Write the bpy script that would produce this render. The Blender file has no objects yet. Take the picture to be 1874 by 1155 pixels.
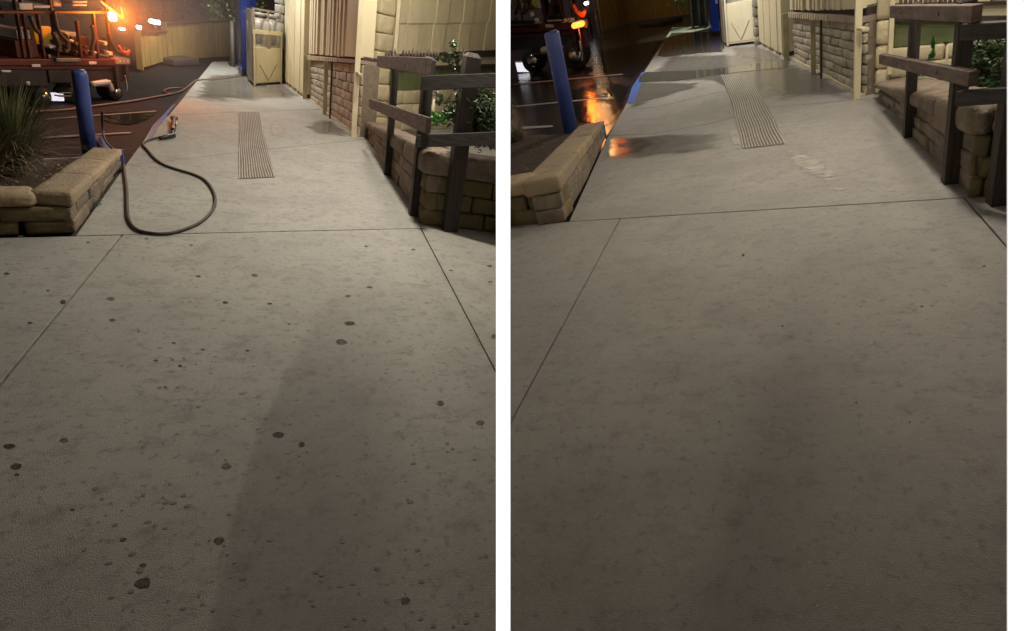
import bpy, math, random
from mathutils import Vector, Matrix, noise
rnd = random.Random(7)
S = bpy.context.scene
COL = S.collection

# ---------------------------------------------------------------- camera, world, exposure
TH = math.atan2(0.436, 0.900)            # the camera looks down by this angle
CAMZ = 1.6
F, CX, CY = 1050.0, 937.0, 577.5          # focal length and centre in photo pixels, used to measure places on the ground
cd = bpy.data.cameras.new('camera')
cd.sensor_width = 36.0
cd.lens = 36.0 * F / 1874.0
cd.clip_start = 0.05
cd.clip_end = 400
cam = bpy.data.objects.new('camera', cd)
cam.location = (0, 0, CAMZ)
cam.rotation_euler = (math.pi / 2 - TH, 0, 0)
COL.objects.link(cam)
S.camera = cam

w = bpy.data.worlds.new('World')
S.world = w
w.use_nodes = True
wn = w.node_tree
bg = wn.nodes['Background']
sky = wn.nodes.new('ShaderNodeTexSky')
sky.sky_type = 'NISHITA'
sky.sun_disc = False
sky.sun_elevation = math.radians(-4)
sky.sun_rotation = math.radians(200)
glow = wn.nodes.new('ShaderNodeMix')
glow.data_type = 'RGBA'
glow.inputs['Factor'].default_value = 0.5
glow.inputs['B'].default_value = (0.30, 0.20, 0.17, 1)      # city glow on a night sky
wn.links.new(sky.outputs['Color'], glow.inputs['A'])
wn.links.new(glow.outputs['Result'], bg.inputs['Color'])
bg.inputs['Strength'].default_value = 0.10

sd = bpy.data.lights.new('moon', 'SUN')
sd.energy = 0.03
sd.angle = math.radians(8)
so = bpy.data.objects.new('moon', sd)
so.rotation_euler = (math.radians(25), math.radians(10), 0)
COL.objects.link(so)

S.view_settings.view_transform = 'Standard'
S.view_settings.look = 'None'
S.view_settings.exposure = 0
S.view_settings.gamma = 1
S.view_settings.use_curve_mapping = False
S.cycles.use_denoising = True
S.cycles.max_bounces = 6

def c2w(v):
    x, y, z = v
    return Vector((x, -0.436 * y + 0.900 * z, -0.900 * y - 0.436 * z)) 
_n = math.hypot(0.436, 0.9)
def c2wn(v):
    x, y, z = v
    a, b = 0.436 / _n, 0.900 / _n
    return Vector((x, -a * y + b * z, -b * y - a * z))

# ---------------------------------------------------------------- the two places (each a level yard of its own)
class Yard:
    def __init__(s, vv, vp, clip, tag):
        N = Vector((vv[0] - CX, vv[1] - CY, F)).normalized()
        D = Vector((vp[0] - CX, vp[1] - CY, F))
        D = (D - N * D.dot(N)).normalized()
        s.h, s.N, s.D, s.U = 1.5, N, D, -N
        s.R = D.cross(s.U)
        s.O = N * s.h
        s.clip, s.tag = clip, tag
        a, b, c, o = c2wn(s.R), c2wn(s.D), c2wn(s.U), c2wn(s.O) + Vector((0, 0, CAMZ))
        s.M = Matrix(((a.x, b.x, c.x, o.x), (a.y, b.y, c.y, o.y), (a.z, b.z, c.z, o.z), (0, 0, 0, 1)))
    def ray(s, x, y):
        return Vector(((x - CX) / F, (y - CY) / F, 1))
    def G(s, x, y, h=0.0):
        r = s.ray(x, y)
        t = (s.h - h) / r.dot(s.N)
        X = r * t - s.O
        return Vector((X.dot(s.R), X.dot(s.D), h))
    def cam(s, p):
        return s.O + s.R * p[0] + s.D * p[1] + s.U * p[2]
    def H(s, p, y):
        X = s.O + s.R * p[0] + s.D * p[1]
        k = (y - CY) / F
        return (k * X.z - X.y) / (s.U.y - k * s.U.z)
    def px(s, p):
        X = s.cam(p)
        return CX + F * X.x / X.z, CY + F * X.y / X.z
    def mpp(s, p):
        return s.cam(p).z / F

L = Yard((500, 2850), (560, 30), (None, 918), 'L')
R = Yard((1515, 2652), (1388, -80), (924, 1856), 'R')

class EP:
    """a vertical plane over two ground points"""
    def __init__(s, Y, A, B):
        s.Y, s.A = Y, Vector((A[0], A[1], 0))
        d = Vector((B[0] - A[0], B[1] - A[1], 0))
        s.len = d.length
        s.a = d.normalized()
        n = Vector((s.a.y, -s.a.x, 0))
        if n.dot(-s.A) < 0: n = -n
        s.n = n          # direction of depth
        s.pn = n.copy()  # normal of the plane
    def at(s, x, y):
        Y = s.Y
        r = Y.ray(x, y)
        n = Y.R * s.pn.x + Y.D * s.pn.y
        P0 = Y.cam(s.A)
        t = P0.dot(n) / r.dot(n)
        X = r * t - Y.O
        q = Vector((X.dot(Y.R), X.dot(Y.D), 0)) - s.A
        return q.dot(s.a), X.dot(Y.U)
    def p(s, a, h, d=0.0):
        return s.A + s.a * a + s.n * d + Vector((0, 0, h))

# ---------------------------------------------------------------- mesh builder
class MB:
    def __init__(s):
        s.v, s.f, s.sm, s.at = [], [], [], None
    def add(s, vs, fs, smooth=False):
        o = len(s.v)
        s.v += [Vector(v) for v in vs]
        s.f += [tuple(i + o for i in f) for f in fs]
        s.sm += [smooth] * len(fs)
    def hexa(s, c):      # 8 corners: bottom 4, top 4
        s.add(c, [(3, 2, 1, 0), (4, 5, 6, 7), (0, 1, 5, 4), (1, 2, 6, 5), (2, 3, 7, 6), (3, 0, 4, 7)])
        return s
    def epbox(s, ep, a0, a1, h0, h1, d0, d1, h0b=None, h1b=None):
        h0b = h0 if h0b is None else h0b
        h1b = h1 if h1b is None else h1b
        return s.hexa([ep.p(a0, h0, d0), ep.p(a1, h0b, d0), ep.p(a1, h0b, d1), ep.p(a0, h0, d1),
                       ep.p(a0, h1, d0), ep.p(a1, h1b, d0), ep.p(a1, h1b, d1), ep.p(a0, h1, d1)])
    def beam(s, A, B, wd, ht, side, up=Vector((0, 0, 1))):
        """a bar from A to B (centres), width wd along side, height ht along up"""
        sx = side.normalized() * wd / 2
        u = up * ht / 2
        c = []
        for q in (-u, u):
            c += [A - sx + q, B - sx + q, B + sx + q, A + sx + q]
        return s.hexa(c)
    def tube(s, pts, r, n=8, cap=True):
        pts = [Vector(p) for p in pts]
        m = len(pts)
        rr = r if isinstance(r, (list, tuple)) else [r] * m
        vs, fs = [], []
        ref = None
        for i, p in enumerate(pts):
            t = (pts[min(i + 1, m - 1)] - pts[max(i - 1, 0)]).normalized()
            if ref is None:
                ref = Vector((0, 0, 1)) if abs(t.z) < .9 else Vector((1, 0, 0))
            x = (ref - t * ref.dot(t)).normalized()
            ref = x
            y = t.cross(x)
            for k in range(n):
                a = 2 * math.pi * k / n
                vs.append(p + (x * math.cos(a) + y * math.sin(a)) * rr[i])
        for i in range(m - 1):
            for k in range(n):
                k2 = (k + 1) % n
                fs.append((i * n + k, i * n + k2, (i + 1) * n + k2, (i + 1) * n + k))
        if cap:
            fs.append(tuple(range(n - 1, -1, -1)))
            fs.append(tuple((m - 1) * n + k for k in range(n)))
        s.add(vs, fs, True)
        return s
    def stone(s, fn, dims, n=4, rough=0.004, rd=0.02, seed=0):
        """a block with rounded edges; fn maps (-1..1)^3 to a place, dims are its sizes in metres"""
        idx, vs, fs = {}, [], []
        e = [min(.55, rd / max(.001, d / 2)) for d in dims]
        def vert(i, j, k):
            key = (i, j, k)
            if key not in idx:
                q, out = [], []
                for ax, t in enumerate(key):
                    if t == 0 or t == n:
                        q.append(-1.0 if t == 0 else 1.0); out.append(True)
                    else:
                        q.append(-(1 - e[ax]) + 2 * (1 - e[ax]) * (t - 1) / (n - 2)); out.append(False)
                pull = sum(out) - 1
                m3 = [q[a] * dims[a] / 2 for a in range(3)]
                if pull > 0:
                    k_ = .32 if pull == 1 else .46
                    q = [t * (1 - e[a] * k_) if out[a] else t for a, t in enumerate(q)]
                nz = noise.noise_vector(Vector(m3) * 7 + Vector((seed * 7.3, seed * 3.1, seed))) * rough * 1.6 + noise.noise_vector(Vector(m3) * 23 + Vector((seed, seed * 3.1, 5))) * rough * .7
                q = [q[a] + nz[a] / max(.01, dims[a] / 2) for a in range(3)]
                idx[key] = len(vs)
                vs.append(fn(*q))
            return idx[key]
        for u in range(n):
            for v in range(n):
                for side in (0, n):
                    q1 = [vert(side, u, v), vert(side, u + 1, v), vert(side, u + 1, v + 1), vert(side, u, v + 1)]
                    q2 = [vert(u, side, v), vert(u, side, v + 1), vert(u + 1, side, v + 1), vert(u + 1, side, v)]
                    q3 = [vert(u, v, side), vert(u + 1, v, side), vert(u + 1, v + 1, side), vert(u, v + 1, side)]
                    for q in (q1, q2, q3):
                        fs.append(tuple(q if side else reversed(q)))
        s.add(vs, fs, True)
        return s
    def epstone(s, ep, a0, a1, h0, h1, d0, d1, h0b=None, h1b=None, **k):
        h0b = h0 if h0b is None else h0b
        h1b = h1 if h1b is None else h1b
        def fn(x, y, z):
            t = (x + 1) / 2
            lo, hi = h0 + (h0b - h0) * t, h1 + (h1b - h1) * t
            return ep.p(a0 + (a1 - a0) * t, lo + (hi - lo) * (z + 1) / 2, d0 + (d1 - d0) * (y + 1) / 2)
        return s.stone(fn, (a1 - a0, abs(d1 - d0), (abs(h1 - h0) + abs(h1b - h0b)) / 2), **k)

BASE = {}
def tagit(o, label=None, cat=None, group=None, kind=None):
    if label: o['label'] = label
    if cat: o['category'] = cat
    if group: o['group'] = group
    if kind: o['kind'] = kind

def thing(name, Y, base, label=None, cat=None, group=None, kind=None):
    o = bpy.data.objects.new(name, None)
    o.empty_display_size = .1
    COL.objects.link(o)
    o.matrix_world = (Y.M if Y else Matrix()) @ Matrix.Translation(Vector(base))
    BASE[o.name] = (Y, Vector(base))
    tagit(o, label, cat, group, kind)
    return o

def mkmesh(mb, name, m, base):
    me = bpy.data.meshes.new(name)
    me.from_pydata([tuple(v - base) for v in mb.v], [], mb.f)
    me.polygons.foreach_set('use_smooth', mb.sm)
    if mb.at:
        a = me.attributes.new('edge', 'FLOAT', 'POINT')
        a.data.foreach_set('value', mb.at)
    if m: me.materials.append(m)
    me.update()
    return me

def part(mb, name, m, parent, kind=None, label=None):
    Y, base = BASE[parent.name]
    o = bpy.data.objects.new(name, mkmesh(mb, name, m, base))
    COL.objects.link(o)
    o.parent = parent
    BASE[o.name] = (Y, base)
    tagit(o, label, None, None, kind)
    return o

def solo(mb, name, m, Y, base, label=None, cat=None, group=None, kind=None):
    base = Vector(base)
    o = bpy.data.objects.new(name, mkmesh(mb, name, m, base))
    COL.objects.link(o)
    o.matrix_world = (Y.M if Y else Matrix()) @ Matrix.Translation(base)
    BASE[o.name] = (Y, base)
    tagit(o, label, cat, group, kind)
    return o

# ---------------------------------------------------------------- materials
MATS = {}
def rgb(c): return (c[0], c[1], c[2], 1)
def mat(name, c1, c2=None, rough=.8, scale=6, bump=.2, metal=0, detail=6, dist=.01, spec=.5, stretch=None, tri=None, rnd_obj=0.0, coat=0):
    if name in MATS: return MATS[name]
    m = bpy.data.materials.new(name)
    m.use_nodes = True
    nt = m.node_tree
    b = nt.nodes['Principled BSDF']
    b.inputs['Roughness'].default_value = rough
    b.inputs['Metallic'].default_value = metal
    b.inputs['Specular IOR Level'].default_value = spec
    b.inputs['Coat Weight'].default_value = coat
    c2 = c2 or tuple(x * .75 for x in c1)
    tc = nt.nodes.new('ShaderNodeTexCoord')
    mp = nt.nodes.new('ShaderNodeMapping')
    if stretch: mp.inputs['Scale'].default_value = stretch
    nt.links.new(tc.outputs['Object'], mp.inputs['Vector'])
    n = nt.nodes.new('ShaderNodeTexNoise')
    n.inputs['Scale'].default_value = scale
    n.inputs['Detail'].default_value = detail
    nt.links.new(mp.outputs[0], n.inputs['Vector'])
    r = nt.nodes.new('ShaderNodeValToRGB')
    e = r.color_ramp.elements
    e[0].position, e[1].position = .35, .68
    e[0].color, e[1].color = rgb(c2), rgb(c1)
    nt.links.new(n.outputs['Fac'], r.inputs[0])
    col = r.outputs[0]
    if tri:                       # a third colour in big soft patches
        n3 = nt.nodes.new('ShaderNodeTexNoise')
        n3.inputs['Scale'].default_value = scale * .27
        n3.inputs['Detail'].default_value = 3
        nt.links.new(mp.outputs[0], n3.inputs['Vector'])
        r3 = nt.nodes.new('ShaderNodeValToRGB')
        r3.color_ramp.elements[0].position, r3.color_ramp.elements[1].position = .45, .62
        nt.links.new(n3.outputs['Fac'], r3.inputs[0])
        mx = nt.nodes.new('ShaderNodeMix'); mx.data_type = 'RGBA'
        nt.links.new(r3.outputs[0], mx.inputs['Factor'])
        nt.links.new(col, mx.inputs['A'])
        mx.inputs['B'].default_value = rgb(tri)
        col = mx.outputs['Result']
    if rnd_obj:
        oi = nt.nodes.new('ShaderNodeObjectInfo')
        mr = nt.nodes.new('ShaderNodeMapRange')
        mr.inputs['To Min'].default_value = 1 - rnd_obj
        mr.inputs['To Max'].default_value = 1 + rnd_obj
        nt.links.new(oi.outputs['Random'], mr.inputs['Value'])
        hs = nt.nodes.new('ShaderNodeHueSaturation')
        nt.links.new(mr.outputs[0], hs.inputs['Value'])
        nt.links.new(col, hs.inputs['Color'])
        col = hs.outputs[0]
    nt.links.new(col, b.inputs['Base Color'])
    if bump:
        n2 = nt.nodes.new('ShaderNodeTexNoise')
        n2.inputs['Scale'].default_value = scale * 5
        n2.inputs['Detail'].default_value = 5
        nt.links.new(mp.outputs[0], n2.inputs['Vector'])
        bp = nt.nodes.new('ShaderNodeBump')
        bp.inputs['Strength'].default_value = bump
        bp.inputs['Distance'].default_value = dist
        nt.links.new(n2.outputs['Fac'], bp.inputs['Height'])
        nt.links.new(bp.outputs[0], b.inputs['Normal'])
    MATS[name] = m
    return m

def emis(name, c, s):
    if name in MATS: return MATS[name]
    m = bpy.data.materials.new(name)
    m.use_nodes = True
    b = m.node_tree.nodes['Principled BSDF']
    b.inputs['Base Color'].default_value = rgb([x * .5 for x in c])
    b.inputs['Emission Color'].default_value = rgb(c)
    b.inputs['Emission Strength'].default_value = s
    MATS[name] = m
    return m

def node(nt, t, **k):
    n = nt.nodes.new(t)
    for a, v in k.items(): setattr(n, a, v)
    return n

def concrete(name, ca, cb, cc, dirt=.6):
    """broomed, weathered pavement: soft tone patches, speckle, small dark spots, fine brushed relief"""
    m = bpy.data.materials.new(name)
    m.use_nodes = True
    nt = m.node_tree
    b = nt.nodes['Principled BSDF']
    tc = node(nt, 'ShaderNodeTexCoord')
    def nz(scale, detail=5, rough=.55, vec=None, lo=.4, hi=.6):
        n = node(nt, 'ShaderNodeTexNoise')
        n.inputs['Scale'].default_value = scale
        n.inputs['Detail'].default_value = detail
        n.inputs['Roughness'].default_value = rough
        nt.links.new(vec or tc.outputs['Object'], n.inputs['Vector'])
        mr = node(nt, 'ShaderNodeMapRange')
        mr.interpolation_type = 'SMOOTHSTEP'
        mr.inputs['From Min'].default_value = lo
        mr.inputs['From Max'].default_value = hi
        nt.links.new(n.outputs['Fac'], mr.inputs['Value'])
        return mr.outputs[0]
    def mix(f, a, bb, mode='MIX', k=None):
        x = node(nt, 'ShaderNodeMix', data_type='RGBA', blend_type=mode)
        if k is not None:
            mm = node(nt, 'ShaderNodeMath', operation='MULTIPLY')
            nt.links.new(f, mm.inputs[0]); mm.inputs[1].default_value = k
            f = mm.outputs[0]
        nt.links.new(f, x.inputs['Factor'])
        for s_, v in (('A', a), ('B', bb)):
            if isinstance(v, tuple): x.inputs[s_].default_value = rgb(v)
            else: nt.links.new(v, x.inputs[s_])
        return x.outputs['Result']
    col = mix(nz(.9, 4, lo=.35, hi=.65), ca, cb)
    col = mix(nz(2.6, 6, .65, lo=.45, hi=.7), col, cc, k=.7)
    mp = node(nt, 'ShaderNodeMapping')
    mp.inputs['Scale'].default_value = (2.6, 6, 1)
    nt.links.new(tc.outputs['Object'], mp.inputs['Vector'])
    col = mix(nz(1.7, 7, .75, mp.outputs[0], .5, .75), col, tuple(x * .62 for x in cc), k=dirt * .75)
    col = mix(nz(9, 6, .7, lo=.5, hi=.72), col, tuple(x * .60 for x in cc), k=dirt * .7)
    col = mix(nz(26, 3, .6, lo=.56, hi=.68), col, tuple(x * .62 for x in cc), k=dirt * .75)
    col = mix(nz(60, 3, .7, lo=.5, hi=.75), col, tuple(min(1, x * 1.35) for x in ca), k=.35)
    col = mix(nz(170, 2, .7, lo=.58, hi=.7), col, tuple(x * .5 for x in cc), k=.45)
    col = mix(nz(420, 2, .8, lo=.45, hi=.65), col, tuple(x * .55 for x in cc), k=.5)
    col = mix(nz(330, 2, .8, lo=.55, hi=.7), col, tuple(min(1, x * 1.6) for x in ca), k=.5)
    nt.links.new(col, b.inputs['Base Color'])
    b.inputs['Roughness'].default_value = .82
    b.inputs['Specular IOR Level'].default_value = .25
    mp2 = node(nt, 'ShaderNodeMapping')
    mp2.inputs['Scale'].default_value = (55, 210, 1)
    mp2.inputs['Rotation'].default_value = (0, 0, .12)
    nt.links.new(tc.outputs['Object'], mp2.inputs['Vector'])
    n1 = node(nt, 'ShaderNodeTexNoise'); n1.inputs['Scale'].default_value = 1; n1.inputs['Detail'].default_value = 3
    nt.links.new(mp2.outputs[0], n1.inputs['Vector'])
    n2 = node(nt, 'ShaderNodeTexNoise'); n2.inputs['Scale'].default_value = 230; n2.inputs['Detail'].default_value = 4
    nt.links.new(tc.outputs['Object'], n2.inputs['Vector'])
    ad = node(nt, 'ShaderNodeMath', operation='MULTIPLY_ADD')
    nt.links.new(n1.outputs['Fac'], ad.inputs[0]); ad.inputs[1].default_value = .35; nt.links.new(n2.outputs['Fac'], ad.inputs[2])
    bp = node(nt, 'ShaderNodeBump')
    bp.inputs['Strength'].default_value = .7
    bp.inputs['Distance'].default_value = .004
    nt.links.new(ad.outputs[0], bp.inputs['Height'])
    nt.links.new(bp.outputs[0], b.inputs['Normal'])
    MATS[name] = m
    return m

def film(name, c, rough, amount=1.0, nscale=5, nstr=.9, ripple=.0, c2=None, spec=.5, lo=.35, hi=.55, ior=1.45):
    """a thin film on the ground (water, paint, residue) whose ragged rim fades out by the 'edge' attribute"""
    if name in MATS: return MATS[name]
    m = bpy.data.materials.new(name)
    m.use_nodes = True
    nt = m.node_tree
    b = nt.nodes['Principled BSDF']
    out = nt.nodes['Material Output']
    tc = node(nt, 'ShaderNodeTexCoord')
    n = node(nt, 'ShaderNodeTexNoise'); n.inputs['Scale'].default_value = nscale; n.inputs['Detail'].default_value = 7
    mpn = node(nt, 'ShaderNodeMapping'); mpn.inputs['Scale'].default_value = (1, 1.6, 1)
    nt.links.new(tc.outputs['Object'], mpn.inputs['Vector'])
    nt.links.new(mpn.outputs[0], n.inputs['Vector'])
    at = node(nt, 'ShaderNodeAttribute', attribute_name='edge')
    mm = node(nt, 'ShaderNodeMath', operation='MULTIPLY_ADD')
    nt.links.new(n.outputs['Fac'], mm.inputs[0]); mm.inputs[1].default_value = nstr
    sub = node(nt, 'ShaderNodeMath', operation='SUBTRACT')
    nt.links.new(at.outputs['Fac'], sub.inputs[0]); sub.inputs[1].default_value = nstr * .5
    nt.links.new(sub.outputs[0], mm.inputs[2])
    mr = node(nt, 'ShaderNodeMapRange'); mr.interpolation_type = 'SMOOTHSTEP'
    mr.inputs['From Min'].default_value = lo; mr.inputs['From Max'].default_value = hi
    mr.inputs['To Max'].default_value = amount
    nt.links.new(mm.outputs[0], mr.inputs['Value'])
    tr = node(nt, 'ShaderNodeBsdfTransparent')
    mx = node(nt, 'ShaderNodeMixShader')
    nt.links.new(mr.outputs[0], mx.inputs[0])
    nt.links.new(tr.outputs[0], mx.inputs[1]); nt.links.new(b.outputs[0], mx.inputs[2])
    nt.links.new(mx.outputs[0], out.inputs['Surface'])
    nc = node(nt, 'ShaderNodeTexNoise'); nc.inputs['Scale'].default_value = 7; nc.inputs['Detail'].default_value = 6
    nt.links.new(tc.outputs['Object'], nc.inputs['Vector'])
    r = node(nt, 'ShaderNodeValToRGB')
    r.color_ramp.elements[0].position, r.color_ramp.elements[1].position = .35, .65
    r.color_ramp.elements[0].color = rgb(c2 or tuple(x * .7 for x in c)); r.color_ramp.elements[1].color = rgb(c)
    nt.links.new(nc.outputs['Fac'], r.inputs[0])
    nt.links.new(r.outputs[0], b.inputs['Base Color'])
    b.inputs['Roughness'].default_value = rough
    b.inputs['Specular IOR Level'].default_value = spec
    b.inputs['IOR'].default_value = ior
    if ripple:
        n2 = node(nt, 'ShaderNodeTexNoise'); n2.inputs['Scale'].default_value = 9; n2.inputs['Detail'].default_value = 4
        nt.links.new(tc.outputs['Object'], n2.inputs['Vector'])
        bp = node(nt, 'ShaderNodeBump'); bp.inputs['Strength'].default_value = ripple; bp.inputs['Distance'].default_value = .01
        nt.links.new(n2.outputs['Fac'], bp.inputs['Height']); nt.links.new(bp.outputs[0], b.inputs['Normal'])
    MATS[name] = m
    return m

CONC_DRY = concrete('dry_concrete', (.425, .42, .375), (.37, .365, .33), (.325, .31, .285), .85)
CONC_WET = concrete('washed_concrete', (.36, .34, .31), (.30, .285, .262), (.27, .25, .235), .7)
ASPH = mat('asphalt', (.036, .029, .029), (.018, .015, .016), rough=.75, scale=9, bump=.35, dist=.004, tri=(.024, .02, .021), spec=.12)
ASPHW = mat('wet_asphalt', (.035, .03, .03), (.02, .018, .02), rough=.22, scale=9, bump=.25, dist=.003, tri=(.03, .026, .026))
UNDER = mat('joint_dirt', (.045, .038, .03), rough=.95, scale=30)
SOIL = mat('soil', (.10, .07, .05), (.045, .03, .022), rough=.95, scale=22, bump=1, dist=.02)
STONE_C = mat('tan_cap_stone', (.38, .29, .18), (.27, .20, .12), rough=.9, scale=9, bump=.9, dist=.012, tri=(.30, .24, .17), rnd_obj=.12)
STONE_B = mat('split_face_block', (.28, .215, .155), (.15, .115, .085), rough=.92, scale=9, bump=1, dist=.02, tri=(.21, .17, .13), rnd_obj=.15)
STONE_M = mat('mossy_block', (.20, .15, .07), (.11, .09, .04), rough=.92, scale=6, bump=.8, dist=.01, tri=(.12, .12, .05), rnd_obj=.12)
STONE_P = mat('cream_painted_stone', (.62, .54, .36), (.50, .43, .28), rough=.7, scale=5, bump=.8, dist=.012, rnd_obj=.08)
BRICK = mat('painted_brick', (.50, .44, .33), (.34, .29, .22), rough=.78, scale=11, bump=1, dist=.015, tri=(.40, .34, .27), rnd_obj=.14)
MORTAR = mat('mortar', (.22, .18, .13), rough=.95, scale=20)
PIER = mat('grey_block', (.36, .33, .28), (.25, .23, .2), rough=.85, scale=7, bump=.7, dist=.01, rnd_obj=.12)
SIDING = mat('cream_siding', (.68, .60, .40), (.60, .53, .35), rough=.55, scale=3, bump=.15, stretch=(1, 1, .25), rnd_obj=.05)
SIDING_D = mat('weathered_siding', (.66, .58, .41), (.56, .49, .34), rough=.6, scale=4, bump=.2, stretch=(1, 1, .25), rnd_obj=.08)
TRIM = mat('cream_trim', (.70, .62, .42), (.60, .53, .36), rough=.5, scale=5, bump=.2)
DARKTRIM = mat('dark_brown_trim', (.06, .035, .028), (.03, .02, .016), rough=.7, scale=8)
MAUVE = mat('mauve_band', (.34, .26, .22), (.27, .2, .17), rough=.7, scale=6)
GREEN = mat('olive_panel', (.15, .17, .07), (.10, .12, .05), rough=.7, scale=5)
OLIVE = mat('olive_post', (.36, .33, .18), (.25, .22, .12), rough=.7, scale=6, tri=(.42, .38, .24))
WOOD = mat('redwood_rail', (.155, .105, .085), (.07, .045, .038), rough=.75, scale=7, bump=.5, stretch=(1, 1, 5), dist=.005)
WOODP = mat('dark_post_wood', (.055, .04, .033), (.018, .014, .012), rough=.7, scale=9, bump=.8, dist=.006, stretch=(5, 5, .5))
WOODD = mat('dark_stained_wood', (.06, .05, .045), (.02, .017, .015), rough=.7, scale=8, bump=.8, dist=.006, stretch=(.8, .8, 6))
BLUE = mat('blue_bollard_paint', (.055, .09, .33), (.04, .065, .25), rough=.42, scale=7, bump=.25, tri=(.075, .11, .33))
CAPW = mat('scuffed_white', (.6, .58, .55), (.4, .36, .36), rough=.5)
RUBBER = mat('dark_hose_rubber', (.055, .042, .032), (.035, .026, .02), rough=.62, scale=20, bump=.2)
HOSE_O = mat('orange_hose', (.20, .10, .07), (.12, .065, .05), rough=.5)
BLACK = mat('black_plastic', (.012, .012, .013), rough=.4)
STEEL = mat('brushed_steel', (.5, .48, .45), (.35, .33, .32), rough=.3, metal=1)
CAGE_B = mat('cream_cabinet_steel', (.78, .71, .52), (.70, .63, .45), rough=.45, scale=4, bump=.08)
CAGE_G = mat('grey_cage_steel', (.33, .30, .27), (.24, .22, .20), rough=.55, scale=6)
CYL = mat('gas_cylinder_white', (.34, .31, .28), (.24, .22, .20), rough=.4, scale=5)
BLUEM = mat('blue_machine_panel', (.02, .07, .50), (.015, .05, .38), rough=.25, scale=3, bump=0)
WHITE = mat('white_paint', (.75, .73, .68), (.6, .58, .53), rough=.5)
RED = mat('red_logo', (.55, .03, .03), rough=.4)
YWALL = mat('yellow_fence_board', (.38, .29, .09), (.28, .21, .07), rough=.7, scale=3, bump=.2, rnd_obj=.08)
CONCRETE_R = mat('rough_concrete', (.06, .052, .047), (.04, .036, .033), rough=.9, scale=10)
T_RED = mat('truck_red_frame', (.13, .025, .018), (.06, .014, .012), rough=.5)
T_DARK = mat('truck_dark_panel', (.05, .032, .034), (.03, .02, .022), rough=.5)
T_WHITE = mat('truck_white_tank', (.62, .58, .52), rough=.45)
T_YEL = mat('yellow_reel', (.62, .45, .05), (.45, .3, .04), rough=.5)
T_PLATE = mat('reflective_plate', (.75, .7, .68), rough=.35)
TYRE = mat('tyre', (.018, .016, .016), rough=.8)
CHROME = mat('chrome', (.7, .7, .7), (.55, .55, .55), rough=.12, metal=1)
LEAF = mat('dark_glossy_leaf', (.045, .085, .025), (.02, .045, .014), rough=.3, scale=30, bump=0, rnd_obj=.1)
LEAFG = mat('bright_green_leaf', (.06, .20, .03), (.035, .12, .02), rough=.45, scale=30, bump=0)
TREEL = mat('tree_leaf', (.05, .09, .025), (.03, .06, .02), rough=.5, scale=10, bump=0)
BARK = mat('bark', (.12, .08, .05), rough=.9, scale=12, bump=.6)
GRASS = mat('tussock_blade', (.17, .18, .07), (.09, .11, .045), rough=.6, scale=12, bump=0, tri=(.16, .12, .07))
STRAW = mat('dry_blade', (.26, .2, .12), (.18, .13, .08), rough=.7, scale=12, bump=0)
LPAINT = film('white_line_paint', (.34, .33, .33), .5, .8, nscale=14, nstr=.7)
BPAINT = film('blue_kerb_paint', (.05, .14, .48), .5, 1, nscale=9, nstr=.5, c2=(.035, .09, .36))
BPAINT2 = film('faded_blue_paint', (.17, .24, .44), .6, .75, nscale=9, nstr=.6)
GUM = mat('gum_spot', (.15, .135, .115), (.075, .07, .06), rough=.9, scale=45, spec=.2, rnd_obj=.35)
DAMP = film('damp_film', (.25, .23, .20), .2, .75, nscale=3.2, nstr=1.3, c2=(.17, .16, .14), ripple=.06, lo=.33, hi=.95)
WATER = film('standing_water', (.15, .14, .115), .05, .97, nscale=3.5, nstr=.9, c2=(.11, .10, .085), ripple=.03, lo=.26, hi=.45)
WATERR = film('thin_water', (.15, .14, .115), .15, .9, nscale=3.5, nstr=.9, c2=(.12, .11, .095), ripple=.03, lo=.38, hi=.95)
WATERA = film('water_on_asphalt', (.02, .018, .018), .085, .97, nscale=2.6, nstr=1.5, ripple=1, lo=.37, hi=.6)
RESID = film('pale_residue', (.60, .57, .5), .8, .6, nscale=13, nstr=2.0, lo=.45, hi=1.0)
SHADOW_TONE = film('painted_shadow_tone', (.31, .285, .275), .85, .24, nscale=2, nstr=.25, c2=(.26, .24, .235), lo=.08, hi=.95)  # shade put into colour, for the painted diagonal shadow
STAIN = film('dark_stain', (.17, .155, .135), .8, .6, nscale=5, nstr=.8, lo=.2, hi=.9)
MOSS = mat('weed_leaf', (.09, .13, .04), (.05, .08, .03), rough=.6, bump=0)

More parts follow.
